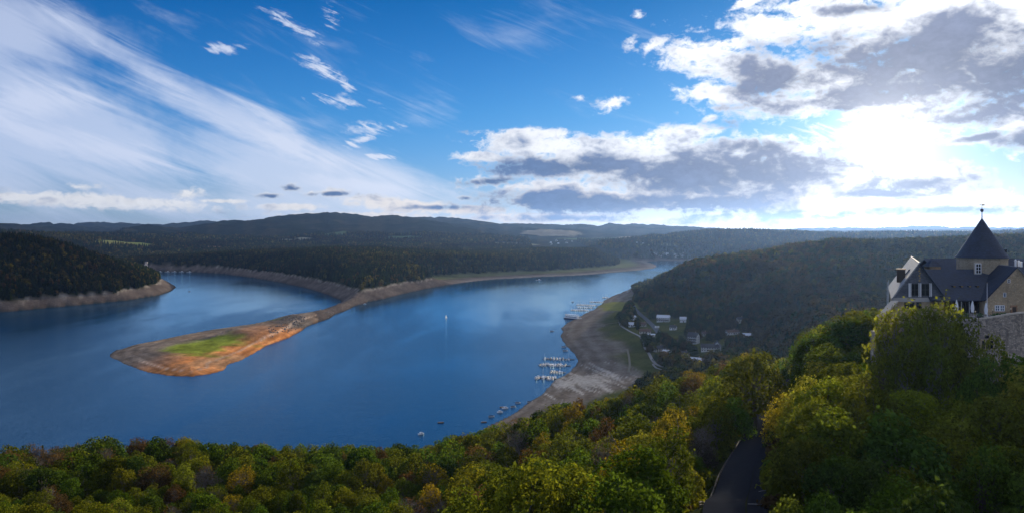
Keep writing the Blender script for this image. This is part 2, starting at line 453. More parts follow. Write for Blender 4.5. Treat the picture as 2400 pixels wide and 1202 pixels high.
def inpoly(px, py, poly):
    poly = np.asarray(poly, float)
    r_ = np.zeros(np.shape(px), bool)
    for (x0, y0), (x1, y1) in zip(poly, np.roll(poly, -1, 0)):
        c = (y0 > py) != (y1 > py)
        with np.errstate(divide='ignore', invalid='ignore'):
            r_ ^= c & (px < (x1 - x0) * (py - y0) / (y1 - y0 + 1e-12) + x0)
    return r_


def ell(X, Y, px, py, rx, ry, dist=None):
    """soft ellipse on the ground around a seen point"""
    x, y = W(px, py) if dist is None else P(px, py, dist)[:2]
    return np.exp(-(((X - x) / rx) ** 2 + ((Y - y) / ry) ** 2))


def lerp(a, b, t): return a + (np.asarray(b) - a) * t[..., None]

# what covers the ground: forest floor, bare bank, mud, meadow, field
n1, n2, n3 = fbm(GX, GY, 45, 4), fbm(GX, GY, 260, 4), fbm(GX, GY, 13, 3)
C = np.zeros(GX.shape + (3,)) + np.array([0.028, 0.033, 0.013])
C = C * (1 + n1 * 1.1)[..., None]
RG = np.hypot(GX, GY)
# far woods seen as a fabric of crowns of many tones, with fields on the valley floor
crown = fbm(GX, GY, np.clip(RG * 0.012, 14, 90), 3)
farwood = lerp(np.array([0.012, 0.020, 0.014]), np.array([0.042, 0.038, 0.022]), sstep(n2 + crown * 0.9, -0.1, 0.45))
C = lerp(C, farwood, sstep(RG, 2300, 3300))
pos = np.stack([GX, GY], -1)
def fields(px, py, dist, rx, ry, colr, k=1.0):
    global C
    e = ell(GX, GY, px, py, rx, ry, dist)
    C = lerp(C, np.array(colr), sstep(e + n1 * 0.35, 0.35, 0.55) * k)
for f in [(500, 588, 4100, 90, 130, (0.34, 0.21, 0.12)), (460, 592, 4000, 60, 90, (0.18, 0.2, 0.06)), (690, 577, 4700, 120, 150, (0.27, 0.26, 0.17)), (300, 597, 4000, 150, 160, (0.17, 0.20, 0.06)), (260, 603, 3900, 90, 150, (0.2, 0.2, 0.07)),
          (360, 603, 3700, 60, 120, (0.24, 0.19, 0.1)), (1290, 557, 6200, 260, 300, (0.30, 0.24, 0.15)), (1370, 570, 5400, 260, 220, (0.12, 0.16, 0.08)), (1510, 570, 5600, 200, 230, (0.28, 0.23, 0.16)), (1480, 585, 4700, 130, 120, (0.10, 0.17, 0.06)),
          (1190, 585, 4300, 170, 160, (0.22, 0.20, 0.12)), (940, 577, 4700, 150, 160, (0.09, 0.14, 0.06)), (800, 572, 5000, 120, 140, (0.09, 0.13, 0.06)), (1560, 600, 3650, 160, 60, (0.13, 0.14, 0.07)), (2330, 545, 8500, 500, 500, (0.3, 0.26, 0.16)), (2060, 545, 8200, 600, 400, (0.26, 0.22, 0.14)), (2180, 543, 9000, 300, 400, (0.35, 0.3, 0.2)),
          (0, 548, 3000, 160, 200, (0.2, 0.2, 0.07))]:
    fields(*f)
# bare bank of the drained lake
hb, wb, sl = GP[..., 0], GP[..., 1], GP[..., 2]
wet = sstep(GD, 3.5, 0.5)
strat = 0.5 + 0.5 * np.sin(GZ * 3.3 + n1 * 5) * sstep(np.abs(n2), 0.0, 0.2)
bank = lerp(np.array([0.070, 0.053, 0.046]), np.array([0.130, 0.104, 0.088]), np.clip(0.45 * strat + 0.5 + n3 * 1.3, 0, 1))
bank = bank * (1 + n1 * 0.6)[..., None]
edge = wb + 6 + n1 * 16
isbank = (GD > 0) * sstep(GD, edge + 4, edge - 4)
line = np.exp(-((GD - edge + 2) / 2.6) ** 2) * (sl > 0.4) * (GY > 800)
C = lerp(C, bank, isbank)
C = lerp(C, np.array([0.34, 0.30, 0.25]), 0.7 * line * sstep(n3, -0.3, 0.1))
# grassy, paler strand on the far eastern shore
C = lerp(C, np.array([0.135, 0.14, 0.06]), isbank * np.exp(-((wb - 130) / 60) ** 2) * sstep(GD, 40, 95))
C = lerp(C, np.array([0.25, 0.21, 0.17]), isbank * np.exp(-((wb - 130) / 60) ** 2) * sstep(GD, 60, 10) * 0.8)
# the spit: grey on the north-western shoulder, rust coloured clay, fresh green growth
sp = inpoly(GX, GY, [W(*p) for p in [(230, 840), (330, 790), (600, 745), (720, 735), (760, 760), (640, 830), (520, 880), (420, 900), (280, 870)]]) & (GD > 0)
u_sp = (GX - W(256, 832)[0]) * 0.86 + (GY - W(256, 832)[1]) * 0.5
spc = np.zeros_like(C) + np.array([0.20, 0.155, 0.115])
v0, v1 = np.array(W(600, 757)), np.array(W(256, 832))
nrm = np.array([-(v1 - v0)[1], (v1 - v0)[0]]); nrm /= np.linalg.norm(nrm)
dn = np.abs((GX - v0[0]) * nrm[0] + (GY - v0[1]) * nrm[1])      # distance from the north-western shore
spc = lerp(spc, np.array([0.56, 0.215, 0.065]), sstep(dn + n1 * 60, 50, 130) * 0.95)
spc = lerp(spc, np.array([0.42, 0.27, 0.15]), sstep(n2 + n1 * 0.8, 0.0, 0.3) * 0.6)
green = ell(GX, GY, 458, 828, 34, 60) + 0.8 * ell(GX, GY, 520, 806, 22, 38) + 0.5 * ell(GX, GY, 410, 826, 24, 48)
stre = fbm(GX * 0.35 + GY * 0.2, GY, 20, 4)
spc = lerp(spc, np.array([0.20, 0.235, 0.028]), sstep(green + stre * 1.9, 0.38, 1.1) * 0.95)
spc = lerp(spc, np.array([0.115, 0.15, 0.04]), sstep(ell(GX, GY, 640, 760, 36, 40) + n1 * 0.5, 0.4, 0.8) * 0.9)
spc = lerp(spc, np.array([0.13, 0.105, 0.085]), sstep(ell(GX, GY, 690, 765, 40, 70) + n3 * 0.5, 0.35, 0.7))
spc = lerp(spc, np.array([0.62, 0.45, 0.32]), np.exp(-((GD - 17 - n1 * 8) / 1.7) ** 2) * 0.6 * sstep(dn, 50, 80))
spc = spc * (1 + 0.22 * np.sin(GD * 0.5 + n1 * 7) * sstep(GD, 70, 12) + 0.5 * fbm(GX * 1.4, GY * 0.5, 11, 3))[..., None]
C = np.where(sp[..., None], spc * 1.22 * (1 + n3 * 0.9)[..., None], C)
# the strand below the village: mud terraces, pale drying lines, rough meadow
cz = (GY > 480) & (GY < 2100) & (GX > -60) & (sl < 0.2) & (GD > 0)
path_px = [(1452, 748), (1455, 762), (1476, 776), (1500, 788), (1508, 800), (1512, 815), (1522, 830), (1530, 845), (1545, 857), (1592, 869)]
mud = lerp(np.array([0.14, 0.115, 0.09]), np.array([0.21, 0.18, 0.15]), np.clip(0.5 + n3 * 1.2 + 0.4 * np.sin(GZ * 4 + n1 * 4), 0, 1))
pale = ell(GX, GY, 1375, 898, 48, 70) * 1.2
GDm = GD - 60 * ell(GX, GY, 1375, 898, 60, 60)
mud = lerp(mud, np.array([0.40, 0.375, 0.335]), sstep(pale + 2.2 * fbm(GX * 3.6 + GY * 0.7, GY * 0.25, 12, 4), 0.62, 1.05) * 0.95)
mx_ = sstep(GDm + n1 * 34 + n2 * 30, 36, 64)
meadow = lerp(np.array([0.045, 0.058, 0.016]), np.array([0.105, 0.105, 0.032]), np.clip(0.4 + n1 * 1.4 + n3, 0, 1))
mud = lerp(mud, meadow, mx_)
mud = lerp(mud, np.array([0.20, 0.20, 0.045]), sstep(ell(GX, GY, 1445, 722, 40, 150) + n1 * 0.9, 0.5, 0.9))
C = np.where(cz[..., None], mud, C)
C = np.where((GD > 0)[..., None], C * (1 - 0.45 * wet)[..., None], np.array([0.02, 0.03, 0.03]))
C = np.clip(C, 0.004, 0.9)
FOREST_EDGE = edge

vid = np.arange(nr * nt).reshape(nr, nt)
q = np.stack([vid[:-1], np.roll(vid, -1, 1)[:-1], np.roll(vid, -1, 1)[1:], vid[1:]], -1).reshape(-1, 4)


def mesh_from(name, verts, quads, smooth=True):
    verts = np.ascontiguousarray(verts, np.float32); quads = np.ascontiguousarray(quads, np.int32)
    me = bpy.data.meshes.new(name)
    k = quads.shape[1]
    me.vertices.add(len(verts)); me.vertices.foreach_set('co', verts.ravel())
    me.loops.add(quads.size); me.loops.foreach_set('vertex_index', quads.ravel())
    me.polygons.add(len(quads)); me.polygons.foreach_set('loop_start', np.arange(0, quads.size, k, dtype=np.int32))
    me.polygons.foreach_set('use_smooth', np.full(len(quads), smooth))
    me.update(calc_edges=True)
    return me


def link(name, me, mat=None, parent=None, **props):
    o = bpy.data.objects.new(name, me)
    col.objects.link(o)
    if mat is not None: me.materials.append(mat)
    if parent is not None: o.parent = parent
    for k, v in props.items(): o[k] = v
    return o


def new_mat(name):
    m = bpy.data.materials.new(name); m.use_nodes = True
    b = m.node_tree.nodes['Principled BSDF']
    return m, NB(m.node_tree), b


def plain(name, c, rough=0.7, var=0.15, scale=3.0, metal=0.0, bump=0.0, bscale=None):
    """a paint, stone or metal with a little unevenness of tone"""
    m, n, b = new_mat(name)
    tc = n.node('ShaderNodeTexCoord').outputs['Object']
    f = n.noise(tc, scale, 5, 0.6)
    n.put(b.inputs['Base Color'], n.mix(f, tuple(x * (1 - var) for x in c), tuple(min(1, x * (1 + var)) for x in c)))
    b.inputs['Roughness'].default_value = rough; b.inputs['Metallic'].default_value = metal
    if bump:
        bp = n.node('ShaderNodeBump'); bp.inputs[0].default_value = bump; bp.inputs[1].default_value = 0.1
        n.put(bp.inputs['Height'], n.noise(tc, bscale or scale * 4, 4, 0.6)); n.l.new(bp.outputs[0], b.inputs['Normal'])
    return m


mat_land, n, b = new_mat('land')
at = n.node('ShaderNodeAttribute', attribute_name='cover')
gp_ = n.node('ShaderNodeNewGeometry').outputs['Position']
g1 = n.noise(gp_, 0.35, 5, 0.65); g2 = n.noise(gp_, 0.02, 6, 0.6)
n.put(b.inputs['Base Color'], n.vec('SCALE', at.outputs['Color'], n.mul(n.lin(g1, 0.25, 0.75, 0.6, 1.4), n.lin(g2, 0.3, 0.7, 0.75, 1.25))))
b.inputs['Roughness'].default_value = 0.95
b.inputs['Specular IOR Level'].default_value = 0.0
bp = n.node('ShaderNodeBump'); bp.inputs[0].default_value = 0.5; bp.inputs[1].default_value = 1.5
n.put(bp.inputs['Height'], n.add(n.mul(n.noise(gp_, 0.06, 6, 0.62), 1.0), n.mul(g1, 0.12)))
n.l.new(bp.outputs[0], b.inputs['Normal'])

me = mesh_from('terrain', np.stack([GX, GY, GZ], -1).reshape(-1, 3), q)
ca_ = me.color_attributes.new('cover', 'FLOAT_COLOR', 'POINT')
ca_.data.foreach_set('color', np.concatenate([C.reshape(-1, 3), np.ones((nr * nt, 1))], 1).astype(np.float32).ravel())
link('terrain', me, mat_land, kind='structure')

# ------------------------------------------------------------------ the lake
mat_water, n, b = new_mat('water')
gp_ = n.node('ShaderNodeNewGeometry').outputs['Position']
gx, gy, gz_ = n.sep(gp_)
b.inputs['Base Color'].default_value = (0.0, 0.055, 0.14, 1)
b.inputs['IOR'].default_value = 1.333
patch = n.noise(n.xyz(n.mul(gx, 0.0022), n.mul(gy, 0.0011), 0.3), 1.0, 6, 0.62, dist=0.8)
streak = n.noise(n.xyz(n.mul(gx, 0.02), n.mul(gy, 0.004), 0.7), 1.0, 5, 0.6, dist=0.5)
wind = n.ss(n.add(patch, n.mul(n.sub(streak, 0.5), 0.5)), 0.36, 0.66)
calm = None
for (px_, py_, rx_, ry_) in ((1140, 690, 420, 900), (600, 688, 420, 700), (1400, 660, 420, 1200)):
    mp_ = n.node('ShaderNodeMapping', vector_type='TEXTURE'); n.put(mp_.inputs[0], gp_)
    mp_.inputs[1].default_value = (*W(px_, py_), 0); mp_.inputs[3].default_value = (rx_, ry_, 1e4)
    gr_ = n.node('ShaderNodeTexGradient', gradient_type='SPHERICAL'); n.put(gr_.inputs[0], mp_.outputs[0])
    calm = gr_.outputs['Fac'] if calm is None else n.mx(calm, gr_.outputs['Fac'])
calm = n.ss(n.add(calm, n.mul(n.sub(wind, 0.5), -0.35)), 0.0, 0.6)
wv = n.add(n.noise(n.xyz(n.mul(gx, 0.33), n.mul(gy, 0.55), 0), 1.0, 4, 0.6), n.mul(n.noise(n.xyz(n.mul(gx, 0.05), n.mul(gy, 0.10), 3), 1.0, 3, 0.5), 0.6))
bp = n.node('ShaderNodeBump'); bp.inputs[1].default_value = 0.34
n.put(bp.inputs[0], n.mul(n.lin(wind, 0, 1, 0.6, 1.0), n.lin(calm, 0, 1, 1.0, 0.3))); n.put(bp.inputs['Height'], wv)
# the body of the water and the sheen on it
deep = n.node('ShaderNodeBsdfDiffuse'); deep.inputs[0].default_value = (0.0, 0.047, 0.118, 1)
sheen = n.node('ShaderNodeBsdfGlossy'); sheen.inputs[0].default_value = (0.60, 0.86, 1.0, 1)
n.put(sheen.inputs['Roughness'], n.lin(wind, 0, 1, 0.06, 0.13))
fr = n.node('ShaderNodeFresnel'); fr.inputs[0].default_value = 1.333
for s_, i_ in ((sheen, 'Normal'), (fr, 'Normal')): n.l.new(bp.outputs[0], s_.inputs[i_])
ms = n.node('ShaderNodeMixShader'); n.l.new(fr.outputs[0], ms.inputs[0]); n.l.new(deep.outputs[0], ms.inputs[1]); n.l.new(sheen.outputs[0], ms.inputs[2])
n.l.new(ms.outputs[0], n.n['Material Output'].inputs[0])

lake = mesh_from('lake', [(-5200, 300, 0), (5200, 300, 0), (5200, 5200, 0), (-5200, 5200, 0)], [(0, 1, 2, 3)], False)
link('water', lake, mat_water, kind='structure')

# ------------------------------------------------------------------ the air
mat_air = bpy.data.materials.new('air'); mat_air.use_nodes = True
mat_air.node_tree.nodes.clear(); n = NB(mat_air.node_tree)
pv = n.node('ShaderNodeVolumePrincipled')
pv.inputs['Color'].default_value = (0.25, 0.43, 0.84, 1)
pv.inputs['Density'].default_value = HAZE = 2.3e-5
pv.inputs['Anisotropy'].default_value = 0.64
n.l.new(pv.outputs[0], n.node('ShaderNodeOutputMaterial').inputs['Volume'])
bm = bmesh.new()
bmesh.ops.create_cube(bm, size=1.0, matrix=Matrix.Translation((0, 0, 190)) @ Matrix.Diagonal((37000, 37000, 410, 1)))
me = bpy.data.meshes.new('haze'); bm.to_mesh(me); bm.free()
link('haze', me, mat_air, kind='stuff')
# ------------------------------------------------------------------ foliage
mat_leaf = bpy.data.materials.new('leaves'); mat_leaf.use_nodes = True
mat_leaf.node_tree.nodes.clear(); n = NB(mat_leaf.node_tree)
ti = n.node('ShaderNodeAttribute', attribute_name='tint', attribute_type='INSTANCER').outputs['Color']
vr = n.node('ShaderNodeAttribute', attribute_name='tone').outputs['Fac']
rnd = n.node('ShaderNodeObjectInfo').outputs['Random']
cl = n.vec('SCALE', ti, n.mul(n.lin(vr, 0, 1, 0.35, 1.6), n.lin(rnd, 0, 1, 0.85, 1.15)))
df = n.node('ShaderNodeBsdfDiffuse'); tr = n.node('ShaderNodeBsdfTranslucent')
n.put(df.inputs[0], cl); n.put(tr.inputs[0], n.mix(1.0, cl, (1.75, 1.5, 0.75), 'MULTIPLY'))
ms = n.node('ShaderNodeMixShader'); ms.inputs[0].default_value = 0.46
n.l.new(df.outputs[0], ms.inputs[1]); n.l.new(tr.outputs[0], ms.inputs[2])
n.l.new(ms.outputs[0], n.node('ShaderNodeOutputMaterial').inputs[0])
mat_bark = plain('bark', (0.085, 0.07, 0.055), 0.9, 0.3, 6, bump=0.5)
mat_bark_pale = plain('pale_bark', (0.17, 0.15, 0.13), 0.9, 0.25, 6, bump=0.4)


def leaf_mesh(name, centers, normals, sizes, rng):
    """one quad per tuft of leaves"""
    k = len(centers)
    nn = normals / (np.linalg.norm(normals, axis=1, keepdims=True) + 1e-9)
    t = rng.normal(size=(k, 3)); t -= (t * nn).sum(1, keepdims=True) * nn
    t /= np.linalg.norm(t, axis=1, keepdims=True) + 1e-9
    bvec = np.cross(nn, t)
    s1 = sizes[:, None] * 0.5; s2 = s1 * rng.uniform(0.5, 0.9, (k, 1))
    bend = nn * s1 * rng.uniform(-0.5, 0.5, (k, 1))
    v = np.stack([centers - t * s1 + bend, centers - bvec * s2, centers + t * s1 + bend, centers + bvec * s2], 1).reshape(-1, 3)
    me = mesh_from(name, v, np.arange(4 * k).reshape(k, 4), False)
    a = me.attributes.new('tone', 'FLOAT', 'POINT')
    a.data.foreach_set('value', np.repeat(rng.beta(2, 2, k), 4).astype(np.float32))
    me.materials.append(mat_leaf)
    return me


def tufts_on(lobes, count, size, rng, fill=0.3):
    """tufts spread over the skins (and a little inside) of the lobes of a crown"""
    lobes = np.asarray(lobes, float)
    wgt = lobes[:, 3] * lobes[:, 4]; wgt /= wgt.sum()
    li = rng.choice(len(lobes), count, p=wgt)
    d = rng.normal(size=(count, 3)); d /= np.linalg.norm(d, axis=1, keepdims=True)
    rad = np.where(rng.random(count) < fill, rng.uniform(0.35, 0.9, count), 0.84 + 0.34 * rng.random(count) ** 1.6)
    rad *= np.where(rng.random(count) < 0.14, rng.uniform(1.05, 1.32, count), 1)
    L = lobes[li]
    c = L[:, :3] + d * np.stack([L[:, 3], L[:, 3], L[:, 4]], 1) * rad[:, None]
    # nothing hidden deep inside another lobe
    deep = np.zeros(count, bool)
    for l in lobes:
        deep |= (((c - l[:3]) / np.array([l[3], l[3], l[4]])) ** 2).sum(1) < 0.42
    c, d = c[~deep], d[~deep]
    nn = d + rng.normal(size=d.shape) * 0.65 + np.array([0, 0, 0.25])
    return c, nn, rng.uniform(0.7, 1.35, len(c)) * size


def tube(bm, p0, p1, r0, r1, seg=6):
    p0, p1 = Vector(p0), Vector(p1)
    ax = (p1 - p0).normalized(); up = Vector((1, 0, 0)) if abs(ax.x) < 0.8 else Vector((0, 1, 0))
    e1 = ax.cross(up).normalized(); e2 = ax.cross(e1)
    ra = [bm.verts.new(p0 + (e1 * math.cos(k * 2 * math.pi / seg) + e2 * math.sin(k * 2 * math.pi / seg)) * r0) for k in range(seg)]
    rb = [bm.verts.new(p1 + (e1 * math.cos(k * 2 * math.pi / seg) + e2 * math.sin(k * 2 * math.pi / seg)) * r1) for k in range(seg)]
    for k in range(seg): bm.faces.new((ra[k], ra[(k + 1) % seg], rb[(k + 1) % seg], rb[k]))
    bm.faces.new(rb)


def bm_mesh(name, bm, mat=None, smooth=False):
    bmesh.ops.recalc_face_normals(bm, faces=bm.faces)
    me = bpy.data.meshes.new(name); bm.to_mesh(me); bm.free()
    if smooth:
        me.polygons.foreach_set('use_smooth', [True] * len(me.polygons))
    if mat: me.materials.append(mat)
    return me


def limbs(rng, H, spread, lobes, bark, twigs=0):
    """trunk with limbs that reach into the lobes of the crown; twigs > 0 makes a bare tree"""
    bm = bmesh.new()
    r0 = H * 0.022
    top = Vector((rng.normal() * 0.3, rng.normal() * 0.3, H * 0.62))
    mid = Vector((rng.normal() * 0.2, rng.normal() * 0.2, H * 0.32))
    tube(bm, (0, 0, -1.2), mid, r0 * 1.35, r0 * 0.95, 7); tube(bm, mid, top, r0 * 0.95, r0 * 0.5, 6)
    for l in lobes:
        a = mid.lerp(top, rng.uniform(0.1, 1.0)); e = Vector(l[:3])
        m_ = a.lerp(e, 0.55) + Vector((rng.normal() * 0.3, rng.normal() * 0.3, -0.3))
        tube(bm, a, m_, r0 * 0.42, r0 * 0.26, 5); tube(bm, m_, e, r0 * 0.26, r0 * 0.08, 4)
        for k in range(twigs):
            s_ = m_.lerp(e, rng.uniform(-0.3, 1.0))
            dv = Vector(rng.normal(size=3)); dv.z = abs(dv.z) * 1.1 + 0.3
            f = s_ + dv.normalized() * rng.uniform(1.2, 2.6)
            tube(bm, s_, f, 0.05, 0.022, 3)
            for j in range(3):
                g = s_.lerp(f, rng.uniform(0.3, 0.95)); dv2 = Vector(rng.normal(size=3)); dv2.z = abs(dv2.z) + 0.2
                tube(bm, g, g + dv2.normalized() * rng.uniform(0.5, 1.3), 0.028, 0.012, 3)
    return bm_mesh('trunk', bm, bark)


def broad_lobes(rng, H, Rr, nl, flat=1.0):
    """lobes of a spreading crown of height H and radius Rr"""
    L = [(0, 0, H * 0.56, Rr * 0.64, H * 0.32)]
    for k in range(nl):
        a = 2.4 * k + rng.uniform(-0.5, 0.5)
        f = math.sqrt((k + 0.7) / nl)
        zz = H * (0.90 - 0.56 * f ** 1.7 * flat) + rng.normal() * 0.05 * H
        s_ = Rr * rng.uniform(0.20, 0.44)
        L.append((math.cos(a) * Rr * 0.76 * f, math.sin(a) * Rr * 0.76 * f, zz, s_, s_ * rng.uniform(0.65, 1.25)))
    return L


near_protos = []           # (crown mesh, trunk mesh, height, radius, kind)
def make_near(kind, H, Rr, nl, count, size, seed, flat=1.0, fill=0.25, bark=None, twigs=0, stretch=1.0):
    rng = np.random.default_rng(seed)
    L = broad_lobes(rng, H, Rr, nl, flat)
    if kind == 'slim':
        L = [(rng.normal() * 0.25, rng.normal() * 0.25, H * (0.25 + 0.7 * i / nl), Rr * (1.0 - 0.7 * (i / nl) ** 1.5), H * 0.55 / nl + 0.5) for i in range(nl)]
    if kind == 'spruce':
        k = int(count); h = rng.random(k) ** 0.75
        rr_ = (1 - h) * Rr * (0.75 + 0.35 * np.sin(h * 60)) * rng.uniform(0.55, 1.05, k)
        a = rng.uniform(0, 2 * np.pi, k)
        c = np.stack([np.cos(a) * rr_, np.sin(a) * rr_, H * (0.1 + 0.9 * h)], 1)
        nn = np.stack([np.cos(a) * 0.4, np.sin(a) * 0.4, np.ones(k)], 1) + rng.normal(size=(k, 3)) * 0.3
        cm = leaf_mesh('crown', c, nn, rng.uniform(0.6, 1.2, k) * size, rng)
        bm = bmesh.new(); tube(bm, (0, 0, -1), (0, 0, H * 0.95), H * 0.02, 0.03, 6); tm = bm_mesh('trunk', bm, mat_bark)
    else:
        c, nn, s_ = tufts_on(L, count, size, rng, fill)
        cm = leaf_mesh('crown', c, nn, s_, rng)
        tm = limbs(rng, H, Rr, L, bark or mat_bark, twigs)
    near_protos.append((cm, tm, H, Rr, kind))

# round crowns in three finenesses: close by, further down, along the edge of the wood
for lv, (cnt_, sz_) in {'n': (7400, 0.44), 'm': (6300, 0.46), 'f': (3600, 0.62)}.items():
    for i_, (rr_, nl_, fl_) in enumerate(((5.0, 19, 1.0), (5.4, 25, 1.0), (4.6, 17, 0.8), (5.2, 30, 1.1))):
        make_near('round' + lv, 12, rr_, nl_, cnt_, sz_, 11 + i_, fl_)
make_near('open', 12, 5.0, 17, 5600, 0.38, 5, 0.9, 0.15, mat_bark_pale, 2)
make_near('open', 12, 4.4, 14, 4200, 0.38, 6, 1.1, 0.1, mat_bark_pale, 3)
make_near('open', 12, 4.8, 21, 3400, 0.42, 16, 0.8, 0.1, mat_bark_pale, 4)
make_near('slim', 12, 2.9, 7, 5600, 0.33, 7)
make_near('bare', 11, 4.3, 16, 700, 0.34, 8, 1.0, 0.1, mat_bark_pale, 9)
make_near('bare', 11, 3.8, 13, 1300, 0.34, 9, 0.8, 0.1, mat_bark_pale, 9)
make_near('spruce', 13, 2.7, 0, 4200, 0.75, 10)
BY = {}
for i, p_ in enumerate(near_protos): BY.setdefault(p_[4], []).append(i)

TINTS = {'dark green': (0.042, 0.074, 0.015), 'deep green': (0.056, 0.106, 0.014), 'olive green': (0.076, 0.100, 0.013), 'yellowish green': (0.118, 0.142, 0.016),
         'golden yellow': (0.180, 0.158, 0.016), 'rusty orange': (0.200, 0.066, 0.018), 'brownish': (0.088, 0.060, 0.030), 'greyish': (0.080, 0.070, 0.054)}

def proto_of(kind, y, seed):
    if kind == 'round': kind += 'n' if y < 165 else 'm' if y < 245 else 'f'
    return BY[kind][seed % len(BY[kind])]

# ------------------------------------------------------------------ where the near trees stand
def curve(pts):
    x, y = zip(*pts)
    return lambda px: np.interp(px, x, y)
# upper edge of the near woods, as seen (nothing rises into the lake, the strand or the castle)
edge_far = curve([(-200, 1045), (0, 1036), (60, 1021), (100, 1010), (180, 1012), (250, 1003), (300, 994), (370, 1000), (450, 1012), (480, 1030), (560, 1025), (700, 1034), (850, 1032), (1000, 1022), (1100, 1001), (1180, 977), (1250, 950),
                  (1330, 918), (1390, 930), (1440, 897), (1500, 884), (1560, 872), (1600, 868), (1640, 856), (1680, 842), (1712, 818), (1800, 798), (1850, 775), (1900, 752), (1960, 735), (2000, 716), (2050, 706), (2072, 708), (2080, 760), (2600, 760)])
edge_near = curve([(-200, 0), (1400, 0), (1480, 1040), (1520, 1012), (1560, 1003), (1640, 1030), (1700, 1060), (1760, 1080), (1775, 1070), (1800, 1000), (1820, 945), (1850, 897), (1900, 868), (1950, 840), (2000, 808), (2040, 785), (2048, 730), (2100, 708), (2150, 702), (2200, 712),
                   (2240, 738), (2262, 790), (2276, 836), (2310, 832), (2335, 806), (2360, 826), (2400, 838), (2700, 838)])
road_view = [(1640, 1230), (1650, 1180), (1668, 1130), (1702, 1066), (1748, 1016), (1798, 966), (1826, 950), (1815, 985), (1790, 1040), (1768, 1100), (1768, 1230)]
road_c = np.array([(P(px, 0, Y)[0], Y) for px, Y in [(1690, 90), (1697, 105), (1700, 120), (1728, 150), (1768, 195), (1812, 255), (1838, 300), (1850, 360)]])


def to_line(x, y, pl):
    best = 1e9
    for a, b in zip(pl[:-1], pl[1:]):
        e = b - a; t = min(1, max(0, ((x - a[0]) * e[0] + (y - a[1]) * e[1]) / (e @ e)))
        best = min(best, math.hypot(x - a[0] - t * e[0], y - a[1] - t * e[1]))
    return best


def crosses(px, top, bot, rpx, poly):
    qx = px + rpx * np.array([-0.9, -0.5, 0, 0.5, 0.9, -0.8, 0.8, 0, -0.5, 0.5]); h = bot - top
    qy = top + h * np.array([0.45, 0.2, 0.05, 0.2, 0.45, 0.7, 0.7, 0.8, 0.5, 0.5])
    return bool(inpoly(qx, qy, poly).any())


spots = []                 # x, y, z, height, radius factor, kind, tint name, hero
def cand(x, y, h, wide=1.0, kind=None, tint=None, hero=False, force=False):
    if y < 62: return
    z = ground(x, y) if hero else None
    spots.append([x, y, z, h, wide, kind, tint, hero])

# trees one recognises: (photo x, distance, height, width factor, kind, tint)
for px, Y, h, wd, kd, tn in [
    (1772, 208, 21, 1.02, 'round', 'olive green'), (1682, 188, 13, 1.05, 'round', 'olive green'), (1722, 196, 12, 1.05, 'round', 'deep green'), (1560, 118, 17.5, 1.05, 'open', 'olive green'), (1112, 148, 10.5, 1.1, 'open', 'rusty orange'), (1578, 182, 15, 0.95, 'round', 'golden yellow'),
    (1640, 168, 14, 1.0, 'open', 'greyish'), (1370, 165, 13, 1.0, 'round', 'olive green'), (1420, 190, 13, 1.0, 'round', 'olive green'), (700, 165, 9, 1.0, 'bare', 'rusty orange'), (960, 185, 11.5, 1.0, 'bare', 'brownish'), (1010, 205, 11, 0.9, 'open', 'golden yellow'),
    (2108, 160, 26, 0.62, 'open', 'yellowish green'), (2148, 157, 26, 0.60, 'slim', 'yellowish green'), (2190, 159, 26, 0.62, 'open', 'yellowish green'), (2228, 161, 24, 0.62, 'open', 'olive green'), (2246, 164, 21, 0.55, 'slim', 'olive green'), (2076, 162, 25, 0.58, 'slim', 'yellowish green'), (2170, 150, 21, 0.66, 'open', 'olive green'), (2116, 152, 20, 0.64, 'open', 'yellowish green'), (2228, 152, 18, 0.7, 'round', 'olive green'), (2250, 156, 15, 0.62, 'round', 'dark green'),
    (2336, 142, 21, 0.5, 'round', 'yellowish green'), (2400, 138, 19, 0.8, 'round', 'deep green'), (2296, 138, 18, 0.5, 'round', 'deep green'), (2215, 118, 14, 0.95, 'round', 'olive green'), (2300, 108, 13, 0.95, 'round', 'deep green'), (2380, 108, 13, 1.0, 'round', 'olive green'),
    (1890, 150, 14, 0.9, 'round', 'yellowish green'), (1935, 146, 15, 0.95, 'round', 'yellowish green'), (1985, 150, 15, 0.9, 'round', 'yellowish green'), (1850, 158, 12, 0.8, 'round', 'golden yellow'), (2030, 154, 14, 0.8, 'open', 'greyish'), (2010, 132, 14, 0.95, 'round', 'yellowish green'), (1910, 126, 15, 1.0, 'round', 'olive green'), (2090, 122, 14, 0.95, 'round', 'olive green'),
    (1880, 112, 12, 1.0, 'round', 'olive green'), (1960, 106, 12.5, 1.0, 'round', 'dark green'), (2050, 104, 12, 1.0, 'round', 'dark green'), (2140, 102, 12, 1.0, 'round', 'olive green'), (1930, 92, 10.5, 1.0, 'round', 'deep green'), (2030, 88, 10.5, 1.0, 'round', 'deep green'), (2130, 86, 10, 0.9, 'round', 'dark green'), (2250, 90, 9.5, 0.85, 'bare', 'greyish'), (2370, 92, 11, 0.9, 'bare', 'greyish'), (2300, 84, 8, 1.0, 'round', 'dark green'), (1850, 92, 9, 0.95, 'round', 'olive green'),
    (100, 292, 12, 0.8, 'spruce', 'dark green'), (2200, 84, 7, 1.0, 'round', 'dark green'), (2415, 82, 8.5, 1.0, 'round', 'deep green')]:
    cand(P(px, 0, Y)[0], Y, h, wd, kd, tn, True)

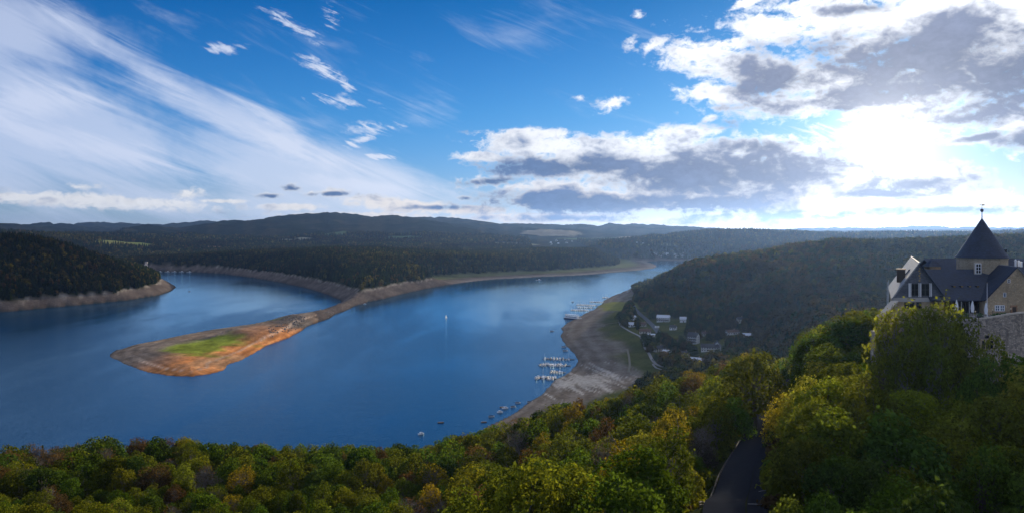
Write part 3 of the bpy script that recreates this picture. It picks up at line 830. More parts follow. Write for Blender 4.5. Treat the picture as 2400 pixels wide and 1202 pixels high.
sp_ = 7.6
for j, y in enumerate(np.arange(72, 430, sp_ * 0.87)):
    for x in np.arange(-420, 420, sp_) + (j % 2) * sp_ / 2:
        xx, yy = x + RNG.uniform(-0.4, 0.4) * sp_, y + RNG.uniform(-0.4, 0.4) * sp_
        if abs(xx) > 0.70 * yy + 14: continue
        cand(xx, yy, None)
xy = np.array([(s[0], s[1]) for s in spots])
zz, dd_, _ = land(xy[:, 0], xy[:, 1])
kept = []
heroes = [s for s in spots if s[7]]
for s, z, d in zip(spots, zz, dd_):
    x, y = s[0], s[1]; s[2] = z
    hero = s[7]
    px, _py = proj(x, y, z)
    if not hero:
        if d < 14: continue
        if any(math.hypot(x - h[0], y - h[1]) < 3.6 + 0.16 * h[3] for h in heroes): continue
        left = px < 1050
        s[3] = RNG.choice([RNG.uniform(6, 10), RNG.uniform(9, 13), RNG.uniform(12, 16.5)]) * (0.86 if left else 1.0) * (1.1 if px > 1800 else 1)
        if left and y < 230: s[3] *= 0.72
        s[4] = RNG.uniform(0.85, 1.15)
        t = RNG.random()
        brown = float(fbm(np.array([x]), np.array([y]), 60, 2)[0])
        if px > 1840: opts = [('round', 'olive green', .35), ('round', 'deep green', .28), ('round', 'dark green', .1), ('round', 'yellowish green', .2), ('open', 'olive green', .07)]
        elif px > 1050: opts = [('round', 'olive green', .36), ('round', 'yellowish green', .17), ('round', 'deep green', .14), ('open', 'brownish', .10), ('open', 'olive green', .09), ('bare', 'greyish', .07), ('open', 'golden yellow', .04), ('round', 'dark green', .03)]
        elif y > 262 and px < 420: opts = [('bare', 'brownish', .34), ('open', 'brownish', .26), ('round', 'olive green', .25), ('round', 'dark green', .15)]
        elif px > 480 and y > 190: opts = [('round', 'deep green', .38), ('round', 'dark green', .2), ('round', 'olive green', .18), ('open', 'olive green', .12), ('open', 'brownish', .04), ('open', 'golden yellow', .03), ('round', 'yellowish green', .05)]
        else: opts = [('round', 'olive green', .2), ('round', 'yellowish green', .1), ('round', 'deep green', .15), ('open', 'yellowish green', .17), ('open', 'olive green', .14), ('open', 'brownish', .04), ('bare', 'brownish', .03), ('open', 'golden yellow', .03), ('round', 'dark green', .14)]
        for kd, tn, pr in opts:
            t -= pr
            if t <= 0: break
        s[5], s[6] = kd, tn
        if to_line(x, y, road_c) < 3.2 + 0.40 * s[3] * s[4]: continue
        if y > 168 and px > 2040 and px < 2700 and y < 260: continue
        if px > 2070 and y > 166: continue
    else:
        hx = s[3]
    lim = edge_far(px) if (y > 172 or px < 1470) else max(edge_near(px), edge_far(px) if px < 1750 else 0)
    lim = lim + (0 if hero else RNG.uniform(2, 20))
    hmax = CAM_Z - (lim - HY) / FPX * y - z
    if hmax < s[3]:
        if hmax < (7.0 if hero else 5.0): continue
        s[3] = hmax
    rpx = 0.42 * s[3] * s[4] * FPX / y
    top = proj(x, y, z + s[3])[1]; bot = proj(x, y, z + 0.2 * s[3])[1]
    if not hero and y < 330 and crosses(px, top, bot, rpx, road_view): continue
    kept.append((x, y, z, s[3], s[4], s[5], s[6], px, top, bot, rpx))
kept.sort(key=lambda k: k[1])
# how much of each can be seen
RS = 3
vis = np.zeros(len(kept), int); ids = np.full((1202 // RS + 1, 2400 // RS), -1)
for i, k in enumerate(kept):
    x0, x1 = int(max(0, (k[7] - k[10]) / RS)), int(min(ids.shape[1], (k[7] + k[10]) / RS + 1))
    y0, y1 = int(max(0, k[8] / RS)), int(min(ids.shape[0], k[9] / RS + 1))
    if x1 <= x0 or y1 <= y0: continue
    yy, xx = np.mgrid[y0:y1, x0:x1]
    e = ((xx * RS - k[7]) / k[10]) ** 2 + ((yy * RS - (k[8] + k[9]) / 2) / ((k[9] - k[8]) / 2)) ** 2 < 0.9
    sub = ids[y0:y1, x0:x1]
    mk = e & (sub < 0)
    sub[mk] = i; vis[i] = mk.sum()
order = np.argsort(-vis)
single = [int(i) for i in order[:296] if vis[i] >= 8]
rest = [int(i) for i in order[296:] if vis[i] >= 1] + [int(i) for i in order if vis[i] == 0 and kept[i][1] < 330][:900]

ORD = 'leftmost second third fourth fifth sixth seventh eighth ninth tenth eleventh twelfth thirteenth fourteenth fifteenth sixteenth seventeenth eighteenth nineteenth twentieth twenty-first twenty-second twenty-third twenty-fourth twenty-fifth'.split()
LOOK = {'round': 'broadleaf tree', 'open': 'loose thin-leaved tree', 'slim': 'tall slender tree', 'bare': 'half bare tree', 'spruce': 'pointed spruce'}


def zone(k):
    x, y, px, top = k[0], k[1], k[7], k[8]
    if px < 1100:
        side = 'lower left slope' if px < 550 else 'slope below the sailing boat'
        return ('at the lakeward edge of the ' if y > 245 else 'halfway up the ' if y > 185 else 'at the foot of the picture on the ') + side
    if px < 1475 and y > 165: return 'in front of the drained strand' if y > 235 else 'halfway down the slope before the strand'
    if px < 1720: return 'beside the near end of the road' if y < 165 else 'on the slope below the village' if y > 225 else 'on the wooded slope beside the road'
    if px < 1850 and y > 165: return 'where the road goes out of sight'
    if y > 175: return 'on the ridge below the castle gable'
    if px > 2050 and y > 136: return 'against the castle wall'
    if px > 2050: return 'in the dark hollow under the castle wall' if y > 100 else 'at the lower corner under the castle'
    return 'across the road from the big round tree' if y > 118 else 'beside the parking bays by the road'

buckets = {}
for i in single:
    k = kept[i]
    buckets.setdefault((zone(k), k[5], k[6]), []).append(i)
GROUPS = {'round': 'broadleaf trees on the castle hill', 'open': 'thin-leaved trees on the castle hill', 'slim': 'slender trees before the castle', 'bare': 'half bare trees on the castle hill', 'spruce': 'spruces on the castle hill'}
NAMES = {'round': 'broadleaf_tree', 'open': 'thin_leaved_tree', 'slim': 'slender_tree', 'bare': 'bare_tree', 'spruce': 'spruce_tree'}
for (zn, kd, tn), lst in buckets.items():
    lst.sort(key=lambda i: kept[i][7])
    for r_, i in enumerate(lst):
        x, y, z, h, wd = kept[i][:5]
        cm, tm, H, Rr, _k = near_protos[proto_of(kd, y, i * 7 + int(x))]
        e = bpy.data.objects.new(NAMES[kd], None); col.objects.link(e)
        e.location = (x, y, z - 0.2); e.rotation_euler = (0, 0, RNG.uniform(0, 6.28))
        s_ = h / H
        e.scale = (s_ * wd * RNG.uniform(0.84, 1.18), s_ * wd * RNG.uniform(0.84, 1.18), s_)
        e.rotation_euler.x, e.rotation_euler.y = RNG.uniform(-0.07, 0.07), RNG.uniform(-0.07, 0.07)
        e.empty_display_size = 0.5
        look = LOOK[kd]
        nm = f'{tn} {look}' + ('' if len(lst) == 1 else f', {ORD[min(r_, 24)]}' + ('' if r_ == 0 else ' from left') + f' of {len(lst)}')
        e['label'] = ' '.join((nm + ', ' + zn).split()[:16])
        e['category'] = 'tree'; e['group'] = GROUPS[kd]
        t = np.array(TINTS[tn]) * RNG.uniform(0.66, 1.08) * np.array([RNG.uniform(0.9, 1.12), 1.0, RNG.uniform(0.8, 1.2)]) * (1.35 if kept[i][7] > 1840 and y < 170 else 1.0)  # leaf colour brightened on the shaded near right slope in place of fill light
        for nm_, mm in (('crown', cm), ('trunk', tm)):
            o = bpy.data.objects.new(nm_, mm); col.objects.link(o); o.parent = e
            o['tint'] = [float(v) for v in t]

# ------------------------------------------------------------------ woods: many trees as one stand
def stand(name, pts, sizes, tints, protos, label, kinds=None, wide=None):
    """one object whose points carry the trees of a wood"""
    pts = np.asarray(pts, np.float32); k = len(pts)
    me = bpy.data.meshes.new(name); me.vertices.add(k); me.vertices.foreach_set('co', pts.ravel())
    rng = np.random.default_rng(k)
    def at(nm, typ, arr, key):
        a = me.attributes.new(nm, typ, 'POINT'); a.data.foreach_set(key, np.ascontiguousarray(arr).ravel())
    at('rot', 'FLOAT', rng.uniform(0, 6.28, k).astype(np.float32), 'value')
    sc3 = np.repeat(np.asarray(sizes, np.float32)[:, None], 3, 1)
    if wide is not None: sc3[:, :2] *= np.asarray(wide, np.float32)[:, None]
    at('scl', 'FLOAT_VECTOR', sc3, 'vector')
    at('tint', 'FLOAT_VECTOR', np.asarray(tints, np.float32), 'vector')
    at('pick', 'INT', (np.asarray(kinds) if kinds is not None else rng.integers(0, len(protos), k)).astype(np.int32), 'value')
    o = link(name, me, None, None, kind='stuff', label=label)
    cc = bpy.data.collections.new(name + '_kinds')
    for i, pm in enumerate(protos):
        cc.objects.link(bpy.data.objects.new('kind_%02d' % i, pm))
    g = bpy.data.node_groups.new(name, 'GeometryNodeTree')
    g.interface.new_socket('Geometry', in_out='INPUT', socket_type='NodeSocketGeometry')
    g.interface.new_socket('Geometry', in_out='OUTPUT', socket_type='NodeSocketGeometry')
    N = g.nodes.new; L_ = g.links.new
    gi, go, ip, ci = N('NodeGroupInput'), N('NodeGroupOutput'), N('GeometryNodeInstanceOnPoints'), N('GeometryNodeCollectionInfo')
    ci.inputs[0].default_value = cc; ci.inputs['Separate Children'].default_value = True; ci.inputs['Reset Children'].default_value = True
    def na(nm, typ):
        a = N('GeometryNodeInputNamedAttribute'); a.data_type = typ; a.inputs[0].default_value = nm; return a.outputs[0]
    cx = N('ShaderNodeCombineXYZ'); L_(na('rot', 'FLOAT'), cx.inputs[2])
    mp = N('GeometryNodeMeshToPoints'); L_(gi.outputs[0], mp.inputs[0])
    L_(mp.outputs[0], ip.inputs['Points']); L_(ci.outputs[0], ip.inputs['Instance'])
    ip.inputs['Pick Instance'].default_value = True
    L_(na('pick', 'INT'), ip.inputs['Instance Index']); L_(cx.outputs[0], ip.inputs['Rotation']); L_(na('scl', 'FLOAT_VECTOR'), ip.inputs['Scale'])
    L_(ip.outputs[0], go.inputs[0])
    md = o.modifiers.new('trees', 'NODES'); md.node_group = g
    return o


# the near trees that show least (and those behind them)
rp = [kept[i] for i in rest]
joined = []
for cm, tm, H, Rr, kd in near_protos:
    joined.append(cm)
stand('woodland', [(k[0], k[1], k[2] - 0.2) for k in rp], [k[3] / 12.0 for k in rp], [np.array(TINTS[k[6]]) * RNG.uniform(0.8, 1.2) for k in rp], joined,
      'further trees of the castle hill wood', [proto_of(k[5], max(k[1], 166), int(abs(k[0]) * 7)) for k in rp], [k[4] for k in rp])
# undergrowth between the near trees
ug = []
for _i in range(9000):
    y = 62 + 330 * RNG.random() ** 0.8; x = RNG.uniform(-0.72, 0.72) * y
    ug.append((x, y))
ug = np.array(ug); uz, ud, _ = land(ug[:, 0], ug[:, 1])
keep = [i for i in range(len(ug)) if ud[i] > 14 and to_line(*ug[i], road_c) > 6.5 and not (ug[i][1] > 166 and ug[i][1] < 262 and proj(ug[i][0], ug[i][1], 0)[0] > 2050)]
keep = [i for i in keep if proj(ug[i][0], ug[i][1], uz[i] + 3)[1] > edge_far(proj(ug[i][0], ug[i][1], 0)[0])]
rngb = np.random.default_rng(5)
bush = [leaf_mesh('bush', *tufts_on([(0, 0, 0.8, 1.3, 1.0), (0.8, 0.4, 0.7, 0.9, 0.8), (-0.7, 0.6, 0.6, 0.9, 0.7)], 260, 0.6, rngb), rngb) for _ in range(3)]
tk = list(TINTS.values())
stand('undergrowth', [(ug[i][0], ug[i][1], uz[i] - 0.3) for i in keep], RNG.uniform(0.9, 2.3, len(keep)), [np.array(tk[[0, 1, 1, 2, 2, 3, 6][j % 7]]) * 0.85 for j in range(len(keep))], bush, 'bushes between the trees of the castle hill')

# ------------------------------------------------------------------ distant woods
def lookup(arr, X, Y):
    t_ = np.arctan2(X, Y); r_ = np.hypot(X, Y)
    ti_ = np.clip(np.searchsorted(th, t_), 1, nt - 1); ti_ -= (t_ - th[ti_ - 1]) < (th[ti_] - t_)
    ri_ = np.clip(np.searchsorted(rr, r_), 1, nr - 1); ri_ -= (r_ - rr[ri_ - 1]) < (rr[ri_] - r_)
    return arr[ri_, ti_]

with np.errstate(divide='ignore', invalid='ignore'):
    PXg, PYg = proj(GX, np.where(GY > 5, GY, 5), GZ)
PXg = np.where(GY > 5, PXg, -9999)
wood = (GD > edge + 2) & (GY > 430)
strand_view = [(1483, 672), (1470, 676), (1400, 715), (1300, 785), (1350, 840), (1100, 1010), (1380, 960), (1560, 885), (1596, 872), (1548, 861), (1516, 820), (1500, 790), (1458, 766), (1449, 750), (1484, 716), (1492, 700)]
wood &= ~(inpoly(PXg, PYg, strand_view) & (GY > 450))
clear_view = [[(1516, 750), (1600, 748), (1640, 768), (1590, 790), (1545, 790)], [(1540, 780), (1604, 788), (1612, 806), (1560, 808)], [(1600, 806), (1720, 800), (1700, 828), (1640, 834), (1600, 820)], [(1690, 784), (1775, 790), (1740, 800), (1695, 792)],
              [(1498, 766), (1534, 770), (1534, 784), (1500, 780)], [(1620, 838), (1660, 842), (1640, 858), (1600, 858)], [(1480, 708), (1490, 712), (1512, 742), (1548, 778), (1556, 788), (1534, 782), (1495, 742)], [(1530, 808), (1570, 815), (1560, 832), (1530, 826)]]
for hx_, hy_, hw_ in [(1555, 753, 20), (1601, 754, 12), (1625, 804, 20), (1668, 826, 32), (1716, 783, 20), (1753, 790, 17), (1485, 749, 9), (1481, 765, 10), (1512, 780, 20), (1527, 788, 11), (1545, 822, 16), (1563, 830, 12), (1632, 848, 22), (1736, 754, 11), (1508, 764, 8), (1578, 772, 9), (1588, 806, 9), (1604, 834, 10), (1652, 786, 9)]:
    clear_view.append([(hx_ - hw_, hy_ - 5), (hx_ + hw_, hy_ - 5), (hx_ + hw_, hy_ + 21), (hx_ - hw_, hy_ + 21)])
clear_view.append([(1479, 708), (1492, 708), (1550, 776), (1556, 800), (1536, 800), (1495, 758), (1480, 730)])
for cv in clear_view: wood &= ~(inpoly(PXg, PYg, cv) & (GY > 500) & (GY < 1900))
fmask = np.zeros(GX.shape)
for f in [(500, 588, 4100, 90, 130), (460, 592, 4000, 60, 90), (690, 577, 4700, 120, 150), (300, 597, 4000, 150, 160), (260, 603, 3900, 90, 150), (360, 603, 3700, 60, 120), (1480, 585, 4700, 130, 120), (1190, 585, 4300, 170, 160), (940, 577, 4700, 150, 160), (800, 572, 5000, 120, 140), (1560, 600, 3650, 160, 60)]:
    fmask = np.maximum(fmask, ell(GX, GY, *f[:2], f[3], f[4], f[2]))
wood &= fmask + n1 * 0.35 < 0.42
spit_ = sp | ((GP[..., 2] < 0.06) & (GD < 120) & (GX < 0))
wood &= ~spit_
tan_ = (GZ - CAM_Z) / RR
horizon = np.maximum.accumulate(tan_, 0)
seen = (GZ + 16 - CAM_Z) / RR > horizon - 0.006
wood &= seen & (np.abs(TH) < R(38))
WOODF = wood.astype(float)

rngf = np.random.default_rng(21)
def conif(k, Rr, H, size, seed):
    rng = np.random.default_rng(seed); h = rng.random(k) ** 0.8; a = rng.uniform(0, 6.28, k)
    rad = (1.02 - h) * Rr * rng.uniform(0.45, 1.05, k)
    c = np.stack([np.cos(a) * rad, np.sin(a) * rad, H * (0.08 + 0.92 * h)], 1)
    nn = np.stack([np.cos(a), np.sin(a), np.full(k, 0.7)], 1) + rng.normal(size=(k, 3)) * 0.3
    return leaf_mesh('conifer', c, nn, rng.uniform(0.7, 1.3, k) * size * (1.15 - 0.7 * h), rng)
def broad(k, Rr, H, size, seed, nl=9):
    rng = np.random.default_rng(seed)
    return leaf_mesh('broadleaf', *tufts_on(broad_lobes(rng, H, Rr, nl), k, size, rng, 0.1), rng)
far_conif = [conif(150, 3.4, 14, 2.3, s) for s in (1, 2, 3)]
far_broad = [broad(170, 5.0, 12, 2.3, s, 8) for s in (4, 5, 6)]
mid_broad = [broad(620, 5.0, 12, 1.25, s, 13) for s in (7, 8, 9)]
FT = {'d': (0.014, 0.026, 0.012), 'g': (0.024, 0.038, 0.013), 'o': (0.052, 0.050, 0.018), 'b': (0.064, 0.048, 0.024), 'y': (0.085, 0.082, 0.022)}


def plant(x0, x1, y0, y1, step, inside, mixf, protos, name, label, hsc, warm=np.ones(3)):
    gx_, gy_ = np.meshgrid(np.arange(x0, x1, step), np.arange(y0, y1, step * 0.9))
    gx_ = gx_ + rngf.uniform(-0.45, 0.45, gx_.shape) * step; gy_ = gy_ + rngf.uniform(-0.45, 0.45, gx_.shape) * step
    X, Y = gx_.ravel(), gy_.ravel()
    m = (np.abs(X) < Y * 0.75) & (lookup(WOODF, X, Y) > 0.5)
    X, Y = X[m], Y[m]
    m = inside(X, Y); X, Y = X[m], Y[m]
    z, d, _p = land(X, Y)
    big = fbm(X, Y, 170, 3); r_ = rngf.random(len(X))
    con, tint = mixf(X, Y, big, r_)
    nb = len(protos) // 2
    pick = np.where(con, rngf.integers(0, nb, len(X)), nb + rngf.integers(0, len(protos) - nb, len(X)))
    tint = np.array([FT[c] for c in tint]) * rngf.uniform(0.75, 1.3, (len(X), 1)) * warm * (1 + 1.5 * fbm(X + 900, Y, 330, 3))[:, None]
    h = rngf.uniform(0.72, 1.22, len(X)) * hsc
    stand(name, np.stack([X, Y, z - 0.5], 1), h, tint, protos, label, pick)
    return len(X)

def mix_conifer(X, Y, big, r_):
    con = r_ < 0.72 + big * 0.8
    tint = np.where(con, np.where(r_ < 0.3, 'g', 'd'), np.where(r_ > 0.93, 'y', np.where(big > 0.05, 'b', 'o')))
    return con, tint
def mix_autumn(X, Y, big, r_):
    con = r_ < 0.10 + np.clip(-big, 0, 1) * 0.6
    tint = np.where(con, 'd', np.where(big + (r_ - 0.5) * 0.5 > 0.17, 'b', np.where(r_ > 0.62, 'o', np.where(r_ > 0.56, 'y', 'g'))))
    return con, tint
cnt = []
cnt.append(plant(-1500, -560, 1240, 2500, 6.6, lambda X, Y: X < -560, mix_conifer, far_conif + far_broad, 'conifer_forest', 'dark wooded hill across the arm of the lake', 1.0))
cnt.append(plant(-1700, 900, 1480, 3350, 8.4, lambda X, Y: (X / Y > -0.52) & ((Y > 2600) | (X > -950)) & ((X < 300) | (Y > 2150)) & (X < 620), mix_conifer, far_conif + far_broad, 'conifer_forest', 'dark wood on the headland beyond the spit', 1.12))
cnt.append(plant(40, 1300, 480, 2150, 7.2, lambda X, Y: (X > 100) & ((X > 300) | (Y < 1900)) & (Y < 1150), mix_autumn, far_conif + mid_broad, 'hill_forest', 'brown and olive wood round the village', 1.0, np.array([1.15, 1.2, 0.9])))
cnt.append(plant(100, 1500, 1150, 2150, 8.0, lambda X, Y: X > 100, mix_autumn, far_conif + mid_broad, 'hill_forest', 'autumn wood on the hill behind the village', 1.1, np.array([1.25, 1.25, 0.9])))
cnt.append(plant(-3000, 2800, 3350, 5000, 15.0, lambda X, Y: (X < 100) | (X > 400), lambda X, Y, b_, r_: mix_conifer(X, Y, b_, r_), far_conif + far_broad, 'far_forest', 'woods of the hills beyond the headland', 1.5))
print('WOODS', cnt, len(single), len(rest), len(keep))
# ------------------------------------------------------------------ building helpers
def thing(name, label, cat, loc, group=None):
    e = bpy.data.objects.new(name, None); col.objects.link(e)
    e.location = loc; e.empty_display_size = 0.5
    e['label'] = label; e['category'] = cat
    if group: e['group'] = group
    return e


def part(name, me, parent, mat=None, label=None, top=None):
    """a part whose mesh is given in world coordinates"""
    if mat is not None and not me.materials: me.materials.append(mat)
    o = bpy.data.objects.new(name, me); col.objects.link(o)
    o.parent = parent
    root = parent
    while root.parent is not None: root = root.parent
    o.matrix_parent_inverse = Matrix.Translation(-root.location) if parent is root else Matrix.Identity(4)
    if label: o['label'] = label
    return o


def add_box(bm, c, size, rz=0.0):
    m = Matrix.Translation(c) @ Matrix.Rotation(rz, 4, 'Z') @ Matrix.Diagonal((*size, 1))
    return bmesh.ops.create_cube(bm, size=1.0, matrix=m)['verts']


def box(name, c, size, rz=0.0):
    bm = bmesh.new(); add_box(bm, c, size, rz); return bm_mesh(name, bm)


def add_slab(bm, pts, thick):
    """a plate through the points, thickened along its normal (downwards for roofs)"""
    pts = [Vector(p) for p in pts]
    nrm = (pts[1] - pts[0]).cross(pts[-1] - pts[0]).normalized()
    if nrm.z < 0: nrm = -nrm
    a = [bm.verts.new(p) for p in pts]; b_ = [bm.verts.new(p - nrm * thick) for p in pts]
    bm.faces.new(a); bm.faces.new(list(reversed(b_)))
    k = len(pts)
    for i in range(k): bm.faces.new((a[i], b_[i], b_[(i + 1) % k], a[(i + 1) % k]))


def slab(name, pts, thick):
    bm = bmesh.new(); add_slab(bm, pts, thick); return bm_mesh(name, bm)


def prism(name, pts, vec):
    """the polygon pushed along a vector"""
    bm = bmesh.new()
    a = [bm.verts.new(Vector(p)) for p in pts]; b_ = [bm.verts.new(Vector(p) + Vector(vec)) for p in pts]
    bm.faces.new(a); bm.faces.new(list(reversed(b_)))
    k = len(pts)
    for i in range(k): bm.faces.new((a[i], b_[i], b_[(i + 1) % k], a[(i + 1) % k]))
    return bm_mesh(name, bm)


def lathe(name, profile, c, seg=48, smooth=True):
    bm = bmesh.new(); rings = []
    for r_, z in profile:
        rings.append([bm.verts.new((c[0] + r_ * math.cos(2 * math.pi * k / seg), c[1] + r_ * math.sin(2 * math.pi * k / seg), z)) for k in range(seg)])
    for a, b_ in zip(rings[:-1], rings[1:]):
        for k in range(seg): bm.faces.new((a[k], a[(k + 1) % seg], b_[(k + 1) % seg], b_[k]))
    bm.faces.new(rings[0]); bm.faces.new(rings[-1])
    me = bm_mesh(name, bm)
    if smooth:
        me.polygons.foreach_set('use_smooth', [len(p.vertices) == 4 for p in me.polygons])
        me.set_sharp_from_angle(angle=R(40))
    return me


def masonry(name, c1, c2, mortar, sc_=1.0, courses=False):
    m, n, b = new_mat(name)
    p_ = n.node('ShaderNodeNewGeometry').outputs['Position']
    x, y, z = n.sep(p_)
    v = n.xyz(n.mul(n.add(x, n.mul(y, 0.6)), 1.5 * sc_), n.mul(n.sub(y, n.mul(x, 0.6)), 1.0 * sc_), n.mul(z, 2.9 * sc_))
    vo = n.node('ShaderNodeTexVoronoi', feature='F1'); n.put(vo.inputs['Vector'], v); vo.inputs['Scale'].default_value = 1.0; vo.inputs['Randomness'].default_value = 0.75
    ve = n.node('ShaderNodeTexVoronoi', feature='DISTANCE_TO_EDGE'); n.put(ve.inputs['Vector'], v); ve.inputs['Scale'].default_value = 1.0; ve.inputs['Randomness'].default_value = 0.75
    cell = n.sep(vo.outputs['Color'])[0]
    big = n.noise(p_, 0.22, 6, 0.62); fine = n.noise(p_, 5.0, 4, 0.6)
    stone = n.mix(cell, c1, c2)
    stone = n.mix(n.lin(fine, 0.3, 0.7), n.vec('SCALE', stone, 0.72), n.vec('SCALE', stone, 1.25))
    joint = n.ss(ve.outputs['Distance'], 0.02, 0.10)
    cc_ = n.mix(joint, mortar, stone)
    stain = n.ss(n.noise(n.xyz(n.mul(x, 0.9), n.mul(y, 0.9), n.mul(z, 0.16)), 1.0, 5, 0.65), 0.52, 0.72)
    cc_ = n.mix(n.mul(stain, 0.5), cc_, (0.06, 0.055, 0.045))
    n.put(b.inputs['Base Color'], n.vec('SCALE', cc_, n.lin(big, 0.3, 0.7, 0.75, 1.2)))
    b.inputs['Roughness'].default_value = 0.9
    bp = n.node('ShaderNodeBump'); bp.inputs[0].default_value = 0.8; bp.inputs[1].default_value = 0.12
    n.put(bp.inputs['Height'], n.add(joint, n.mul(fine, 0.5))); n.l.new(bp.outputs[0], b.inputs['Normal'])
    return m


def slate(name, c, rough=0.5):
    m, n, b = new_mat(name)
    p_ = n.node('ShaderNodeNewGeometry').outputs['Position']
    x, y, z = n.sep(p_)
    br = n.node('ShaderNodeTexVoronoi', feature='F1'); n.put(br.inputs['Vector'], n.xyz(n.mul(x, 2.2), n.mul(y, 2.2), n.mul(z, 4.5))); br.inputs['Scale'].default_value = 1.0
    t_ = n.sep(br.outputs['Color'])[0]
    nb_ = n.noise(p_, 0.5, 6, 0.65)
    cc_ = n.mix(t_, tuple(v * 0.75 for v in c), tuple(v * 1.25 for v in c))
    cc_ = n.vec('SCALE', cc_, n.lin(nb_, 0.3, 0.7, 0.75, 1.3))
    n.put(b.inputs['Base Color'], cc_); n.put(b.inputs['Roughness'], n.lin(nb_, 0.3, 0.7, rough - 0.08, rough + 0.12))
    row = n.m('FRACT', n.mul(z, 3.6))
    b.inputs['Specular IOR Level'].default_value = 0.28
    bp = n.node('ShaderNodeBump'); bp.inputs[0].default_value = 0.6; bp.inputs[1].default_value = 0.05
    n.put(bp.inputs['Height'], n.add(row, n.mul(t_, 0.5))); n.l.new(bp.outputs[0], b.inputs['Normal'])
    return m


M_stone = masonry('sandstone', (0.46, 0.34, 0.20), (0.62, 0.47, 0.30), (0.38, 0.32, 0.23), 1.25)
M_tower = masonry('tower_stone', (0.43, 0.34, 0.225), (0.52, 0.43, 0.30), (0.40, 0.34, 0.25), 1.6)
M_ramp = masonry('rampart_stone', (0.24, 0.20, 0.17), (0.58, 0.48, 0.38), (0.22, 0.20, 0.19), 1.0)
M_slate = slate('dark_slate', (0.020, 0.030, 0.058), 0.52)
M_slate_l = slate('sunlit_slate', (0.21, 0.22, 0.24), 0.55)  # paler colour stands in for sun sheen on the bright slopes
M_clad = slate('slate_cladding', (0.10, 0.11, 0.135), 0.6)
M_conc = plain('concrete_band', (0.40, 0.38, 0.36), 0.85, 0.15, 1.5)
M_cope = plain('coping_stone', (0.52, 0.46, 0.38), 0.85, 0.25, 2.0)
M_white = plain('white_paint', (0.80, 0.81, 0.83), 0.5, 0.05)
M_canvas = plain('white_canvas', (0.78, 0.80, 0.84), 0.8, 0.06)
M_dark = plain('dark_metal', (0.03, 0.032, 0.035), 0.5, 0.2)
M_timber = plain('dark_timber', (0.05, 0.036, 0.026), 0.8, 0.3)
M_brass = plain('gilded_metal', (0.42, 0.28, 0.10), 0.4, 0.2, 4, 0.7)
M_green = plain('hedge_green', (0.03, 0.11, 0.05), 0.9, 0.4, 8)
M_brick = plain('brick_red', (0.33, 0.19, 0.11), 0.9, 0.25, 3)
M_lampglobe = plain('lamp_glass', (0.75, 0.62, 0.42), 0.3, 0.05)
M_glass, n, b = new_mat('window_glass')
b.inputs['Base Color'].default_value = (0.015, 0.018, 0.022, 1); b.inputs['Roughness'].default_value = 0.12
M_glass_blue, n, b = new_mat('sky_blue_glass')
b.inputs['Base Color'].default_value = (0.10, 0.15, 0.22, 1); b.inputs['Roughness'].default_value = 0.15

# ------------------------------------------------------------------ the castle
castle = thing('castle', 'sandstone castle with dark slate roofs and a round tower under a cone roof', 'castle', (118, 200, 112))


def face_window(px0, px1, py0, py1, Y, parent, cols=2, rows=2, glass=None, frame=None, depth=0.22, bar=0.09, name='window', proud=0.14):
    """a window on a wall that faces the camera at distance Y"""
    a, c = P(px0, py0, Y), P(px1, py1, Y)
    x0, x1, z1, z0 = a[0], c[0], a[2], c[2]
    bm = bmesh.new()
    for k in range(cols + 1):
        add_box(bm, (x0 + (x1 - x0) * k / cols, Y - proud / 2, (z0 + z1) / 2), (bar * (1.5 if k in (0, cols) else 1), depth, z1 - z0 + bar))
    for k in range(rows + 1):
        add_box(bm, ((x0 + x1) / 2, Y - proud / 2 + 0.004, z0 + (z1 - z0) * k / rows), (x1 - x0 - 0.01, depth - 0.02, bar * (1.5 if k in (0, rows) else 1)))
    w_ = part(name, bm_mesh('frame', bm), parent, frame or M_white)
    for i in range(cols):
        for j in range(rows):
            part('pane', box('pane', (x0 + (x1 - x0) * (i + 0.5) / cols, Y - proud * 0.35, z0 + (z1 - z0) * (j + 0.5) / rows), ((x1 - x0) / cols - bar * 0.9, 0.03, (z1 - z0) / rows - bar * 0.9)), w_, glass or M_glass)
    return w_

# round tower
TX, TY = P(2301.5, 0, 208)[0], 208.0
zt = P(0, 604, 208)[2]
tw = part('tower_wall', lathe('tower_wall', [(5.8, 116), (5.8, zt - 0.35), (5.93, zt - 0.3), (5.93, zt + 0.05)], (TX, TY), 72), castle, M_tower)
za = P(0, 512, 208)[2]
prof = [(5.5, zt - 0.02), (6.18, zt), (6.15, zt + 0.16), (5.78, zt + 0.62), (5.30, zt + 1.4)]
for k in range(1, 9):
    f = k / 8.0
    prof.append((5.30 * (1 - f) + 0.10 * f, zt + 1.4 + (za - zt - 1.4) * f))
cone = part('cone_roof', lathe('cone_roof', prof, (TX, TY), 96), castle, M_slate)
zb = P(0, 494, 208)[2]
part('finial', lathe('finial', [(0.16, za - 0.5), (0.12, za + 0.6), (0.09, zb - 0.42), (0.22, zb - 0.36), (0.40, zb - 0.12), (0.42, zb), (0.36, zb + 0.22), (0.16, zb + 0.40), (0.04, zb + 0.5), (0.035, zb + 1.75), (0.01, zb + 1.8)], (TX, TY), 16), cone, M_slate)
zv = P(0, 481, 208)[2]
bm = bmesh.new(); add_box(bm, (TX, TY, zv), (1.1, 0.04, 0.06)); add_box(bm, (TX + 0.36, TY, zv), (0.62, 0.05, 0.34)); add_box(bm, (TX - 0.50, TY, zv), (0.26, 0.05, 0.26), 0.0)
part('weather_vane', bm_mesh('vane', bm), cone, M_brass)
yw = TY - math.sqrt(5.8 ** 2 - 1.0 ** 2)
face_window(2286.5, 2298.5, 618, 640.5, yw + 0.12, castle, 2, 3, proud=0.2)
